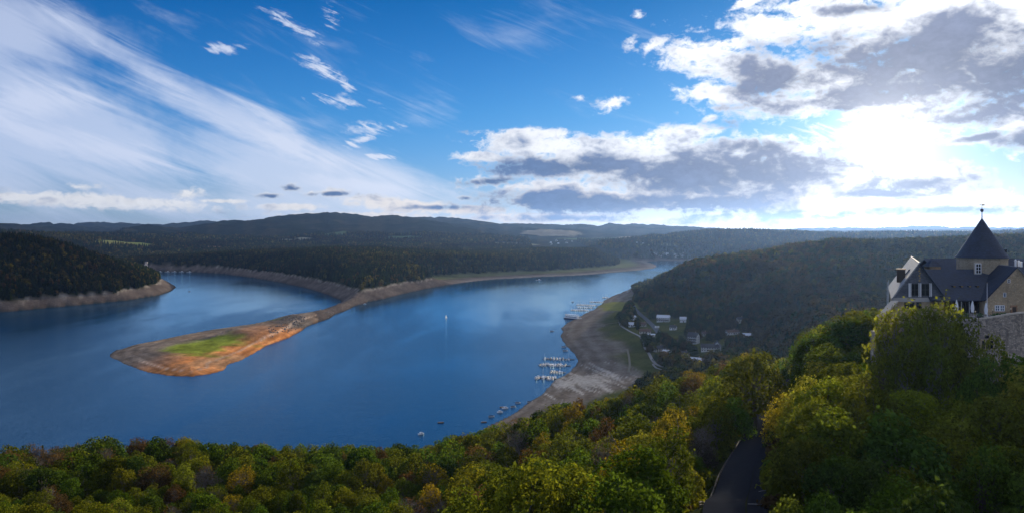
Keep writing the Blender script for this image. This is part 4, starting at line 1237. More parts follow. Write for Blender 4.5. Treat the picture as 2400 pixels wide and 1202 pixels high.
part('window_surround', box('surround', ((P(2292.5, 0, yw)[0]), yw + 0.26, P(0, 629, yw)[2]), (1.72, 0.3, 2.95)), castle, M_cope)
bm = bmesh.new(); add_box(bm, (TX + 4.2, TY - 2.8, zt + 1.9), (0.75, 0.75, 0.9), 0.5)
dm = part('roof_hatch', bm_mesh('hatch', bm), castle, M_glass)

# the wing with the slate gable
YG = 195.0
BL, BR, AP = Vector(P(2093, 697, YG)), Vector(P(2214, 697, YG)), Vector(P(2155, 617, YG))
Yb = (CAM_Z - AP.z) * FPX / (603 - HY)
D = Vector((P(2136, 603, Yb)[0] - AP.x, Yb - YG, 0))
dn_ = D.normalized()
lo = 0.7
def ext(a, b_, k): return a + (a - b_).normalized() * k
el_ = ext(BL, AP, lo); er_ = ext(BR, AP, lo)
up_ = Vector((0, 0, 0.35))
part('wing_wall', prism('wing_wall', [BL + Vector((0.25, 0, 0)), BR - Vector((0.25, 0, 0)), BR + Vector((-0.25, 0, -9)), BL + Vector((0.25, 0, -9))], D), castle, M_stone)
part('gable_cladding', prism('gable', [BL, BR, AP], D * 0.995), castle, M_clad)
f0 = -dn_ * 0.8
part('roof', slab('roof', [el_ + f0 + up_, AP + f0 + up_, AP + D + up_, el_ + D + up_], 0.30), castle, M_slate_l, label='pale sunlit slate slope with chimney')
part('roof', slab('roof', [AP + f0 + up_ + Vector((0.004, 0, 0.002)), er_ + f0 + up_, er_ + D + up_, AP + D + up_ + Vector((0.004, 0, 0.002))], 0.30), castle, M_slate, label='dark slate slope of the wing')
part('concrete_band', box('band', ((BL.x + BR.x) / 2, YG - 0.10, P(0, 701.5, YG)[2]), (BR.x - BL.x + 0.1, 0.5, 0.95)), castle, M_conc)
# chimney on the pale slope
t_ = 0.52; s_ = 0.22
cb = el_.lerp(AP, t_) + D * s_
bm = bmesh.new(); add_box(bm, (cb.x - 0.9, cb.y, cb.z + 0.7), (1.9, 2.4, 3.2), -math.atan2(D.x, D.y))
ch = part('chimney', bm_mesh('chimney', bm), castle, M_timber)
part('chimney_cap', box('cap', (cb.x - 0.9, cb.y, cb.z + 2.42), (2.2, 2.7, 0.25), -math.atan2(D.x, D.y)), ch, M_brick)
# glazing of the gable
for a, b_ in ((2135.5, 2151.5), (2159, 2177)):
    face_window(a, b_, 664.5, 692, YG - 0.04, castle, 2, 2, glass=M_glass, frame=M_dark, bar=0.08)
bm = bmesh.new()
for px in (2130.5, 2134.3, 2153.2, 2157.5, 2178.6, 2182):
    a = P(px, 663, YG); c_ = P(px, 695, YG); add_box(bm, (a[0], YG - 0.12, (a[2] + c_[2]) / 2), (0.16 if px not in (2130.5,) else 0.3, 0.2, a[2] - c_[2]))
part('window_posts', bm_mesh('posts', bm), castle, M_white, label='pale posts of the gable glazing')
for k, (py, dx_) in enumerate([(629, 0.05), (634.5, -0.1), (640, 0.12), (645.5, -0.06), (651, 0.1), (657, -0.02)]):
    c_ = P(2155, py, YG)
    part('wall_ornament', box('ornament', (c_[0] + dx_, YG - 0.08, c_[2]), (0.26 + 0.1 * (k % 2), 0.10, 0.36)), castle, M_brass)
# openings of the storey below
for a, b_ in ((2120, 2142), (2148, 2158), (2186, 2201)):
    face_window(a, b_, 708, 722, YG - 0.02 + 0.02, castle, 2, 1, frame=M_dark, bar=0.1)

# main roof between wing and stone gable
YE = 194.0; ze = P(0, 700, YE)[2]
YR = 204.3; zr_ = ze + 0.644 * (YR - YE)
xl, xr_ = P(2180, 0, YE)[0], P(2392, 0, YE)[0]
rf = part('roof', slab('roof', [(xl, YE - 0.5, ze - 0.30), (xr_ + 3, YE - 0.5, ze - 0.30), (xr_ + 3, YR, zr_), (xl, YR, zr_)], 0.35), castle, M_slate, label='broad dark slate roof before the tower')
part('roof', slab('roof', [(xl, YR + 0.003, zr_), (xr_ + 3, YR + 0.003, zr_), (xr_ + 3, YR + 9, zr_ - 6), (xl, YR + 9, zr_ - 6)], 0.35), castle, M_slate)
for px in (2234, 2252, 2270.5, 2289):
    y_ = YE + 4.1; z_ = ze + 0.644 * 4.1
    d_ = part('dormer', box('dormer', (P(px, 0, y_)[0], y_ - 0.1, z_ + 0.12), (0.62, 0.9, 0.34)), rf, M_slate)
    part('dormer_window', box('dormer_window', (P(px, 0, y_)[0], y_ - 0.56, z_ + 0.10), (0.5, 0.04, 0.24)), rf, M_brass)
# verandah under it
zf = P(0, 743, 186)[2]
part('verandah_wall', box('verandah_wall', ((P(2216, 0, 200)[0] + P(2312, 0, 200)[0]) / 2, 200.2, (ze + zf) / 2), (10.4, 0.4, ze - zf)), castle, M_timber)
vx0, vx1 = P(2217, 0, 195.4)[0], P(2309, 0, 195.4)[0]
zc = P(0, 702, 195.4)[2] - 0.1
vg = part('verandah_glazing', box('glazing', ((vx0 + vx1) / 2, 195.6, (zc + zf) / 2), (vx1 - vx0, 0.04, zc - zf)), castle, M_glass)
for k in range(11):
    x = vx0 + (vx1 - vx0) * k / 10
    part('mullion', box('mullion', (x, 195.5, (zc + zf) / 2), (0.07 if k % 2 else 0.11, 0.10, zc - zf)), vg, M_white if k in (4, 6, 7, 9) else M_timber)
part('transom', box('transom', ((vx0 + vx1) / 2, 195.48, P(0, 709, 195.4)[2]), (vx1 - vx0, 0.08, 0.07)), vg, M_timber)

# stone gable
YS = 192.0
L0, A0, R0 = Vector(P(2309, 702, YS)), Vector(P(2383, 626, YS)), Vector(P(2457, 702, YS))
part('gable_wall', prism('gable_wall', [L0, A0, R0, Vector((R0.x, YS, zf - 1)), Vector((L0.x, YS, zf - 1))], (3.2, 17, 0)), castle, M_stone)
D2 = Vector((3.2, 17, 0)); f2 = Vector((-0.06, -0.35, 0.22))
e1_, e2_ = ext(L0, A0, 0.5), ext(R0, A0, 0.5)
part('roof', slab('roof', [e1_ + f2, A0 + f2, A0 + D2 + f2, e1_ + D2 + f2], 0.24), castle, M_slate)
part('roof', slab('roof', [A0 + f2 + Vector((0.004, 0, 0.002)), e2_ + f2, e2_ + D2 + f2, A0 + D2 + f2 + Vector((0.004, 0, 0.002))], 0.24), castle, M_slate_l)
face_window(2361.5, 2366.5, 654, 662, YS, castle, 1, 2, bar=0.07)
face_window(2351.5, 2357, 685.5, 695, YS, castle, 1, 1, glass=M_glass_blue, bar=0.06)
face_window(2332, 2342, 715, 727.5, YS, castle, 2, 2, glass=M_glass_blue, bar=0.10)
face_window(2343.5, 2353, 715, 727.5, YS, castle, 2, 2, glass=M_glass_blue, bar=0.10)
dr = part('door_surround', box('door_surround', (P(2375.5, 0, YS)[0], YS - 0.08, P(0, 727, YS)[2]), (1.55, 0.3, 2.5)), castle, M_brick)
part('door', box('door', (P(2376, 0, YS)[0], YS - 0.24, P(0, 728, YS)[2]), (0.86, 0.06, 2.0)), dr, M_timber)
# roofs further back
zr2 = P(0, 606, 236)[2]; x0_, x1_ = P(2166, 0, 236)[0], P(2440, 0, 236)[0]
part('roof', slab('roof', [(x0_, 226, zr2 - 6.5), (x1_, 226, zr2 - 6.5), (x1_, 236, zr2), (x0_, 236, zr2)], 0.3), castle, M_slate, label='long dark roof behind the tower')
part('roof', slab('roof', [(x0_, 236.003, zr2), (x1_, 236.003, zr2), (x1_, 246, zr2 - 6.5), (x0_, 246, zr2 - 6.5)], 0.3), castle, M_slate)
part('rear_wall', box('rear_wall', ((x0_ + x1_) / 2, 236, (zr2 - 7 + 108) / 2), (x1_ - x0_ - 1, 18.4, zr2 - 7 - 108)), castle, M_stone)
# little turret
YT = 222.0; tx = P(2185.5, 0, YT)[0]; ta, te = P(0, 605, YT)[2], P(0, 623, YT)[2]
part('turret_wall', box('turret_wall', (tx, YT, te - 2.2), (3.0, 3.0, 4.3)), castle, M_stone)
bm = bmesh.new()
b0 = [bm.verts.new((tx + i * 2.05, YT + j * 2.05, te - 0.1)) for i, j in ((-1, -1), (1, -1), (1, 1), (-1, 1))]
b1 = [bm.verts.new((tx + i * 1.15, YT + j * 1.15, te + 0.75)) for i, j in ((-1, -1), (1, -1), (1, 1), (-1, 1))]
tp = bm.verts.new((tx, YT, ta))
bm.faces.new(b0)
for k in range(4):
    bm.faces.new((b0[k], b0[(k + 1) % 4], b1[(k + 1) % 4], b1[k])); bm.faces.new((b1[k], b1[(k + 1) % 4], tp))
part('turret_roof', bm_mesh('turret_roof', bm), castle, M_slate)
# roof furniture by the right ridge
for px, py, hh in ((2380, 617, 1.1), (2388, 616, 0.7), (2394, 617, 0.5)):
    c_ = P(px, py, 203); part('roof_vent', lathe('vent', [(0.24, c_[2] - 0.9), (0.24, c_[2] + hh * 0.5), (0.34, c_[2] + hh * 0.6), (0.05, c_[2] + hh)], c_, 10), castle, M_white)

# terrace, rampart
arc = [(2222, 749, 188.5), (2240, 748, 185.3), (2265, 747, 183), (2290, 745.5, 181.6), (2313, 744, 181), (2340, 740, 180.8), (2365, 735, 181), (2390, 732, 181.6), (2420, 729, 183.5), (2450, 728, 187), (2475, 728, 192)]
top = [Vector(P(*a)) for a in arc]
ramp_ = thing('rampart', 'curved sandstone rampart with three dark lights below the terrace', 'castle wall', (top[5].x, 181, 106))
bm = bmesh.new(); q0 = []
for i, p in enumerate(top):
    tn_ = (top[min(i + 1, len(top) - 1)] - top[max(i - 1, 0)]); nv = Vector((-tn_.y, tn_.x, 0)).normalized()
    if nv.y < 0: nv = -nv
    q0.append([bm.verts.new(v) for v in (Vector((p.x, p.y, p.z - 0.22)), Vector((p.x - nv.x * 1.2, p.y - nv.y * 1.2, 99)), Vector((p.x + nv.x * 1.0, p.y + nv.y * 1.0, 99)), Vector((p.x + nv.x * 0.9, p.y + nv.y * 0.9, p.z - 0.22)))])
for a, c_ in zip(q0[:-1], q0[1:]):
    for k in range(4): bm.faces.new((a[k], a[(k + 1) % 4], c_[(k + 1) % 4], c_[k]))
part('wall', bm_mesh('rampart', bm), ramp_, M_ramp)
bm = bmesh.new()
for a, c_ in zip(top[:-1], top[1:]):
    d_ = c_ - a; ln = d_.length; m_ = (a + c_) / 2
    nv = Vector((-d_.y, d_.x, 0)).normalized(); nv = nv if nv.y > 0 else -nv
    k_ = max(1, int(ln / 0.9))
    for j in range(k_):
        p = a.lerp(c_, (j + 0.5) / k_) + nv * 0.42
        add_box(bm, (p.x, p.y, p.z - 0.1 + RNG.uniform(-0.015, 0.015)), (ln / k_ - 0.03, 1.15, 0.235), math.atan2(d_.y, d_.x))
part('coping', bm_mesh('coping', bm), ramp_, M_cope, top=None)['kind'] = 'stuff'
yn = 180.05
wx = part('window_surround', box('surround', (P(2313, 0, yn)[0], yn - 0.02, P(0, 806, yn)[2]), (3.05, 0.5, 2.3)), ramp_, M_stone)
for px in (2303.5, 2313, 2322.5):
    part('window', box('light', (P(px, 0, yn)[0], yn - 0.27, P(0, 806.5, yn)[2]), (0.66, 0.06, 1.72)), ramp_, M_glass)
part('niche', box('niche', (P(2313, 0, yn)[0], yn + 0.0, P(0, 788.5, yn)[2]), (0.75, 0.4, 0.62)), ramp_, M_glass)
bm = bmesh.new()
pl = [(p.x, p.y + 0.8) for p in top]
vs = [bm.verts.new((x, y, zf)) for x, y in pl] + [bm.verts.new((top[-1].x + 4, 206, zf)), bm.verts.new((top[0].x - 0.5, 206, zf))]
bm.faces.new(vs)
ter = bm_mesh('terrace', bm, plain('terrace_paving', (0.20, 0.19, 0.18), 0.9, 0.2, 2))
link('terrace', ter, None, kind='structure')
# sloping wall down to the gate on the lakeward side
c0, c1 = Vector(P(2091, 704, 191)), Vector(P(2058, 738, 180))
sw = thing('flank_wall', 'sloping sandstone wall with pale coping below the slate gable', 'castle wall', (c0.x, c0.y, 108))
part('wall', prism('flank', [c0 - Vector((0, 0, 0.3)), c1 - Vector((0, 0, 0.3)), Vector((c1.x, c1.y, 98)), Vector((c0.x, c0.y, 98))], (1.4, 0.2, 0)), sw, M_ramp)
part('coping', slab('flank_coping', [c0 + Vector((-0.3, 0, 0)), c1 + Vector((-0.3, 0, 0)), c1 + Vector((1.6, 0.2, 0)), c0 + Vector((1.6, 0.2, 0))], 0.28), sw, M_cope)
b0 = Vector(P(2052, 772, 176))
part('buttress', box('buttress', (b0.x + 0.4, b0.y + 1, b0.z - 4.4), (1.2, 2.0, 8)), sw, M_ramp)

# flagpoles, parasols, planters, lamps
def pole(px, y0, y1, Y, label, r_=0.07):
    a, c_ = P(px, y1, Y), P(px, y0, Y)
    e = thing('flagpole', label, 'flagpole', (a[0], Y, a[2]), 'flagpoles of the castle')
    part('mast', lathe('mast', [(r_ * 1.2, a[2] - 1.2), (r_, a[2] + 1), (r_ * 0.6, c_[2])], a, 8), e, M_white)
    part('knob', lathe('knob', [(0.02, c_[2] - 0.02), (r_ * 1.6, c_[2] + 0.08), (0.02, c_[2] + 0.2)], a, 8), e, M_brass)
pole(2313.6, 663, 744, 184.5, 'tall white flagpole standing on the terrace before the stone gable', 0.08)
pole(2079.5, 660, 712, 199, 'thin flagpole beside the slate gable, outer one of the pair', 0.06)
pole(2082.7, 656, 712, 201, 'thin flagpole beside the slate gable, inner one of the pair', 0.06)
for px, y0, y1, Y, lab in ((2242, 701, 736, 189, 'closed white parasol at the wing end of the terrace'), (2279, 703.5, 738, 188, 'closed white parasol in the middle of the terrace'), (2311, 708, 741, 187.5, 'closed white parasol next to the tall white flagpole')):
    a, c_ = P(px, y1, Y), P(px, y0, Y); H_ = c_[2] - zf
    e = thing('parasol', lab, 'parasol', (a[0], Y, zf), 'closed parasols on the terrace')
    part('canopy', lathe('canopy', [(0.05, c_[2] - 0.02), (0.10, c_[2] - 0.25), (0.26, c_[2] - 0.8), (0.37, c_[2] - 1.5), (0.38, c_[2] - 2.0), (0.30, c_[2] - 2.5), (0.34, c_[2] - 2.72), (0.1, c_[2] - 2.74)], a, 10), e, M_canvas)
    part('pole', lathe('pole', [(0.04, zf), (0.04, c_[2] + 0.1)], a, 6), e, M_dark)
    part('base', box('base', (a[0], Y, zf + 0.07), (0.8, 0.8, 0.14)), e, M_conc)
for k, px in enumerate((2232, 2247, 2263, 2297, 2330, 2343, 2355)):
    Y = 184.6 - 1.6 * math.sin(k / 6 * math.pi) + 0.9
    x = P(px, 0, Y)[0]
    e = thing('planter', ['green hedge planter nearest to the slate wing on terrace', 'green hedge planter in front of the first closed parasol', 'green hedge planter between first and middle closed parasols', 'green hedge planter between middle parasol and tall flagpole', 'green hedge planter below the twin white windows', 'green hedge planter under the second twin window', 'green hedge planter beside the stone gable door'][k], 'planter', (x, Y, zf), 'hedge planters along the terrace edge')
    part('trough', box('trough', (x, Y, zf + 0.28), (1.35, 0.5, 0.55)), e, M_dark)
    part('hedge', leaf_mesh('hedge', *tufts_on([(x - 0.4, Y, zf + 0.75, 0.4, 0.35), (x, Y, zf + 0.8, 0.4, 0.35), (x + 0.4, Y, zf + 0.75, 0.4, 0.35)], 90, 0.3, np.random.default_rng(k)), np.random.default_rng(k)), e)['tint'] = [0.03, 0.11, 0.045]
for px, py, Y, lab in ((2286, 731, 186, 'globe lamp on a post between the closed parasols'), (2326.5, 727, 186, 'globe lamp on a post before the twin windows'), (2369, 724.5, 187, 'globe lamp on a post beside the gable door'), (2236, 727, 187, 'globe lamp on a post at the wing end')):
    c_ = P(px, py, Y)
    e = thing('terrace_lamp', lab, 'lamp', (c_[0], Y, zf), 'globe lamps on the terrace')
    part('post', lathe('post', [(0.05, zf), (0.04, c_[2])], c_, 6), e, M_dark)
    part('globe', lathe('globe', [(0.02, c_[2]), (0.14, c_[2] + 0.06), (0.17, c_[2] + 0.18), (0.12, c_[2] + 0.3), (0.01, c_[2] + 0.34)], c_, 10), e, M_lampglobe)
# ------------------------------------------------------------------ roads and paths laid on the ground
def on_ground(px, py, y0=420, y1=7000):
    """where the view through that point of the photograph meets the ground"""
    u, s_ = (px - CX) / FPX, (py - HY) / FPX
    Y = np.geomspace(y0, y1, 500)
    z, d, _p = land(u * Y, Y)
    hit = np.nonzero(z >= CAM_Z - s_ * Y)[0]
    if len(hit) == 0: return None
    i = max(1, hit[0]); lo_, hi_ = Y[i - 1], Y[i]
    for _k in range(12):
        m_ = (lo_ + hi_) / 2
        if ground(u * m_, m_) >= CAM_Z - s_ * m_: hi_ = m_
        else: lo_ = m_
    return Vector((u * hi_, hi_, ground(u * hi_, hi_)))


def smooth_line(pts, step):
    pts = [Vector(p).to_2d() for p in pts]; out = []
    n_ = len(pts)
    for i in range(n_ - 1):
        p0, p1, p2, p3 = pts[max(i - 1, 0)], pts[i], pts[i + 1], pts[min(i + 2, n_ - 1)]
        k = max(2, int((p2 - p1).length / step))
        for j in range(k):
            t = j / k
            out.append(0.5 * ((2 * p1) + (p2 - p0) * t + (2 * p0 - 5 * p1 + 4 * p2 - p3) * t * t + (3 * p1 - p0 - 3 * p2 + p3) * t ** 3))
    out.append(pts[-1]); return out


def ribbon(name, line, width, lift, off=0.0, cross=3):
    """a strip that follows the ground"""
    xs, ys = [], []
    for i, p in enumerate(line):
        t = (line[min(i + 1, len(line) - 1)] - line[max(i - 1, 0)]).normalized(); nv = Vector((-t.y, t.x))
        for c in range(cross):
            o_ = off + width * (c / (cross - 1) - 0.5)
            xs.append(p.x + nv.x * o_); ys.append(p.y + nv.y * o_)
    z, _d, _p = land(xs, ys)
    z = z.reshape(-1, cross); z = np.maximum(z, z.mean(1, keepdims=True))
    v = np.stack([xs, ys, z.ravel() + lift], 1)
    q_ = [(i * cross + c, (i + 1) * cross + c, (i + 1) * cross + c + 1, i * cross + c + 1) for i in range(len(line) - 1) for c in range(cross - 1)]
    return mesh_from(name, v, np.array(q_))

M_road = plain('asphalt', (0.022, 0.024, 0.030), 0.85, 0.25, 0.6)
M_road_v = plain('village_asphalt', (0.13, 0.14, 0.15), 0.8, 0.2, 0.3)
M_path = plain('gravel_path', (0.30, 0.29, 0.27), 0.9, 0.2, 0.3)
M_dirt = plain('dirt_track', (0.21, 0.19, 0.14), 0.95, 0.2, 0.3)
M_mark = plain('road_marking', (0.34, 0.34, 0.34), 0.8, 0.15, 2)
for m_ in (M_road, M_road_v, M_path, M_dirt, M_mark): m_.node_tree.nodes['Principled BSDF'].inputs['Specular IOR Level'].default_value = 0.0
rl = smooth_line([(x, y, 0) for x, y in road_c], 3.0)
link('road', ribbon('road', rl, 5.8, 0.25, 0, 5), M_road, kind='structure')
link('parking_bay_pavement', ribbon('pavement', [p for p in rl if p.y < 172], 5.2, 0.21, -5.75, 4), M_road, kind='structure')
k = 0
for py in (1188, 1157, 1131, 1107, 1085):
    Yp = None
    for Y in np.arange(95, 190, 0.5):
        x_ = np.interp(Y, road_c[:, 1], road_c[:, 0]); z_ = ground(x_ + 5, Y)
        if proj(x_ + 5, Y, z_)[1] < py: Yp = Y; break
    if Yp is None: continue
    x_ = np.interp(Yp, road_c[:, 1], road_c[:, 0])
    line = [Vector((x_ + 3.3 + j * 0.8, Yp + j * 0.06)) for j in range(6)]
    link('parking_line', ribbon('parking_line', line, 0.18, 0.42, 0, 2), M_mark, kind='structure')
rail = thing('guard_rail', 'long wooden guard rail along the lakeward edge of the road', 'guard rail', (road_c[2][0] - 3.8, road_c[2][1], ground(road_c[2][0] - 3.8, road_c[2][1])))
side = []
for i, p in enumerate(rl):
    if 118 < p.y < 300:
        t = (rl[min(i + 1, len(rl) - 1)] - rl[i - 1]).normalized(); side.append(Vector((p.x - t.y * -1 * -3.9, p.y + t.x * 3.9 * 0 , 0)) if False else Vector((p.x - 3.9, p.y, 0)))
side = [Vector((p.x, p.y, ground(p.x, p.y))) for p in side]
bm = bmesh.new()
for a, c_ in zip(side[:-1], side[1:]):
    tube(bm, a + Vector((0, 0, 0.95)), c_ + Vector((0, 0, 0.95)), 0.07, 0.07, 5); tube(bm, a + Vector((0, 0, 0.55)), c_ + Vector((0, 0, 0.55)), 0.06, 0.06, 5)
part('rail', bm_mesh('rail', bm), rail, plain('weathered_rail', (0.12, 0.10, 0.08), 0.9, 0.2, 4))
for p in side: part('post', box('post', p + Vector((0, 0, 0.4)), (0.14, 0.14, 1.3)), rail, M_timber)

def seen_line(px_list):
    return [v for v in (on_ground(*p) for p in px_list) if v is not None]
vroad = seen_line([(1483, 714), (1487, 722), (1497, 733), (1510, 744), (1522, 755), (1534, 767), (1545, 781)])
link('village_road', ribbon('village_road', smooth_line(vroad, 12), 7.0, 0.35), M_road_v, kind='structure')
link('lakeside_path', ribbon('lakeside_path', smooth_line(seen_line(path_px), 9), 3.2, 0.3), M_path, kind='structure')
link('lakeside_path', ribbon('lakeside_path', smooth_line(seen_line([(1530, 852), (1538, 862), (1562, 868), (1592, 872)]), 9), 2.2, 0.28), M_path, kind='structure')
link('dirt_track', ribbon('dirt_track', smooth_line(seen_line([(1470, 818), (1474, 835), (1476, 855), (1475, 872), (1500, 878), (1530, 882)]), 9), 2.2, 0.26), M_dirt, kind='structure')
link('dirt_track', ribbon('dirt_track', smooth_line(seen_line([(1322, 778), (1360, 769), (1400, 762), (1452, 755)]), 12), 2.6, 0.26), M_dirt, kind='structure')

# ------------------------------------------------------------------ village houses
M_wall_w = plain('white_render', (0.78, 0.79, 0.80), 0.9, 0.06, 0.6)
M_wall_c = plain('cream_render', (0.52, 0.48, 0.42), 0.9, 0.1, 0.6)
M_roof_b = plain('brown_tiles', (0.11, 0.065, 0.045), 0.85, 0.3, 1.5)
M_roof_d = plain('dark_tiles', (0.045, 0.045, 0.05), 0.8, 0.3, 1.5)
M_roof_l = plain('pale_metal_roof', (0.60, 0.64, 0.70), 0.5, 0.1, 1)


def house(name, px, py, w_, d_, h, rise, rot, wall, roof, label, group, floors=2, bays=5, timber=False, chimney=True, balcony=False, Y=None):
    """a house with its long side (w_) turned by rot, its near foot at a seen point"""
    p = on_ground(px, py)
    if p is None: return
    e = thing(name, label, 'house', p, group)
    e.rotation_euler = (0, 0, rot)
    I = Matrix.Identity(4)
    def loc(nm, me, parent=e, mat=None):
        if mat is not None and not me.materials: me.materials.append(mat)
        o = bpy.data.objects.new(nm, me); col.objects.link(o); o.parent = parent; return o
    bm = bmesh.new()
    z0 = -3.0
    a = [(-w_ / 2, -d_ / 2), (w_ / 2, -d_ / 2), (w_ / 2, d_ / 2), (-w_ / 2, d_ / 2)]
    lo_ = [bm.verts.new((x, y, z0)) for x, y in a]; hi_ = [bm.verts.new((x, y, h)) for x, y in a]
    g0 = bm.verts.new((-w_ / 2, 0, h + rise)); g1 = bm.verts.new((w_ / 2, 0, h + rise))
    bm.faces.new((lo_[0], lo_[1], hi_[1], hi_[0])); bm.faces.new((lo_[2], lo_[3], hi_[3], hi_[2]))
    bm.faces.new((lo_[1], lo_[2], hi_[2], g1, hi_[1])); bm.faces.new((lo_[3], lo_[0], hi_[0], g0, hi_[3]))
    loc('wall', bm_mesh('wall', bm), e, wall)
    oh = 0.6; sl_ = rise / (d_ / 2)
    for s_ in (-1, 1):
        r_ = loc('roof', slab('roof', [(-w_ / 2 - oh, s_ * (d_ / 2 + oh), h - sl_ * oh + 0.2), (w_ / 2 + oh, s_ * (d_ / 2 + oh), h - sl_ * oh + 0.2), (w_ / 2 + oh, s_ * 0.002, h + rise + 0.2), (-w_ / 2 - oh, s_ * 0.002, h + rise + 0.2)], 0.25), e, roof)
    if chimney: loc('chimney', box('chimney', (w_ * 0.2, 0.8, h + rise + 0.3), (0.8, 0.8, 1.8)), r_, M_brick)
    fm = box('window', (0, 0, 0), (1.1, 0.14, 1.35)); fm.materials.append(M_glass)
    fg_ = box('window', (0, 0, 0), (0.14, 1.1, 1.35)); fg_.materials.append(M_glass)
    fh = h / floors
    for f in range(floors):
        for b_ in range(bays):
            for s_ in (-1, 1):
                o = loc('window', fm); o.location = (-w_ / 2 + w_ * (b_ + 0.5) / bays, s_ * d_ / 2, fh * (f + 0.55))
        for b_ in range(2):
            for s_ in (-1, 1):
                o = loc('window', fg_); o.location = (s_ * w_ / 2, -d_ / 4 + d_ / 2 * b_, fh * (f + 0.55))
    for s_ in (-1, 1):
        o = loc('window', fg_); o.location = (s_ * w_ / 2, 0, h + rise * 0.35)
    loc('door', box('door', (w_ * 0.08, -d_ / 2, 1.05), (1.1, 0.16, 2.1)), e, M_timber)
    if timber:
        bm = bmesh.new()
        for f in range(1, floors + 1):
            add_box(bm, (0, -d_ / 2, fh * f - 0.15), (w_, 0.12, 0.22))
            for s_ in (-1, 1): add_box(bm, (s_ * w_ / 2, 0, fh * f - 0.15), (0.12, d_ - 0.1, 0.22))
        for b_ in range(bays + 1):
            add_box(bm, (-w_ / 2 + 0.06 + (w_ - 0.12) * b_ / bays, -d_ / 2 - 0.012, h / 2), (0.2, 0.10, h - 0.1))
        for s_ in (-1, 1):
            for yy in (-d_ / 2 + 0.12, -d_ / 6, d_ / 6, d_ / 2 - 0.12): add_box(bm, (s_ * (w_ / 2 + 0.012), yy, h / 2), (0.10, 0.2, h - 0.1))
        loc('timber_frame', bm_mesh('timber', bm), e, M_timber)
    if balcony:
        for f in range(1, floors):
            loc('balcony', box('balcony', (0, -d_ / 2 - 0.75, fh * f), (w_ * 0.94, 1.5, 0.9)), e, M_timber)
    return e

GV = 'houses of the lakeside village'
house('inn', 1555, 753, 17, 9, 6.2, 3.0, R(-22), M_wall_w, M_roof_l, 'long white house with pale roof above the village road', GV, 2, 6, True, balcony=True)
house('house', 1601, 754, 8, 8, 4.5, 2.6, R(-15), M_wall_w, M_roof_l, 'small white house with pale metal roof among trees', GV, 1, 3)
house('house', 1625, 804, 11, 9, 8.4, 4.0, R(-40), M_wall_w, M_roof_d, 'tall white three storey half timbered house with dark roof', GV, 3, 5, True, balcony=True)
house('inn', 1664, 822, 18, 8, 4.6, 3.0, R(-14), M_wall_w, M_roof_d, 'long half timbered inn, nearest of the white village houses', GV, 2, 7, True)
house('house', 1681, 820, 9, 8, 5.0, 4.6, R(76), M_wall_w, M_roof_d, 'white gabled wing adjoining the end of the long inn', GV, 2, 3, True, chimney=False)
house('bungalow', 1716, 783, 15, 8, 3.2, 2.4, R(14), M_wall_w, M_roof_b, 'white bungalow with brown roof highest on the slope', GV, 1, 5)
house('house', 1753, 790, 11, 7, 3.0, 1.8, R(-12), M_wall_c, M_roof_l, 'grey low house just beyond the white bungalow', GV, 1, 4)
house('house', 1485, 749, 6, 6, 4.0, 2.2, R(15), M_wall_w, M_roof_l, 'small white house beside the upper end of the village road', GV, 1, 2)
house('house', 1481, 765, 8, 6, 3.4, 2.6, R(-20), M_wall_w, M_roof_l, 'white cottage with pale roof beside the lakeside path', GV, 1, 3)
house('house', 1512, 780, 14, 9, 2.8, 2.4, R(-10), M_wall_c, M_roof_b, 'broad brown roofed house between the path and the village road', GV, 1, 4)
house('house', 1527, 788, 8, 5, 2.6, 0.8, R(-8), M_wall_c, M_roof_l, 'low shed with flat white roof near the end of the village road', GV, 1, 2, chimney=False)
house('house', 1545, 822, 12, 8, 3.4, 2.6, R(20), M_wall_c, M_roof_d, 'grey house among trees below the village road', GV, 2, 4)
house('house', 1563, 830, 8, 6, 3.0, 1.8, R(-30), M_wall_c, M_roof_l, 'small house with grey roof beside the grey house', GV, 1, 3)
house('house', 1632, 848, 14, 9, 3.0, 1.6, R(-35), M_wall_c, M_roof_l, 'flat grey building at the foot of the wooded slope', GV, 1, 5)

house('house', 1736, 754, 9, 7, 4.0, 2.4, R(10), M_wall_c, M_roof_d, 'grey house alone in the woods above the white bungalow', GV, 2, 3)
house('house', 1508, 764, 7, 6, 3.2, 2.2, R(-25), M_wall_c, M_roof_b, 'small cream house below the bend of the village road', GV, 1, 3)
house('house', 1578, 772, 8, 6, 3.4, 2.4, R(-30), M_wall_w, M_roof_d, 'small white house on the lawn below the long white house', GV, 1, 3)
house('house', 1588, 806, 8, 6, 3.2, 2.2, R(-10), M_wall_c, M_roof_b, 'cream house lakeward of the tall half timbered house', GV, 1, 3)
house('house', 1604, 834, 9, 6, 3.2, 2.2, R(-25), M_wall_w, M_roof_d, 'white house with dark roof lakeward of the long inn', GV, 1, 4)
house('house', 1652, 786, 8, 6, 3.0, 2.0, R(20), M_wall_c, M_roof_b, 'brown roofed house uphill of the tall half timbered house', GV, 1, 3)

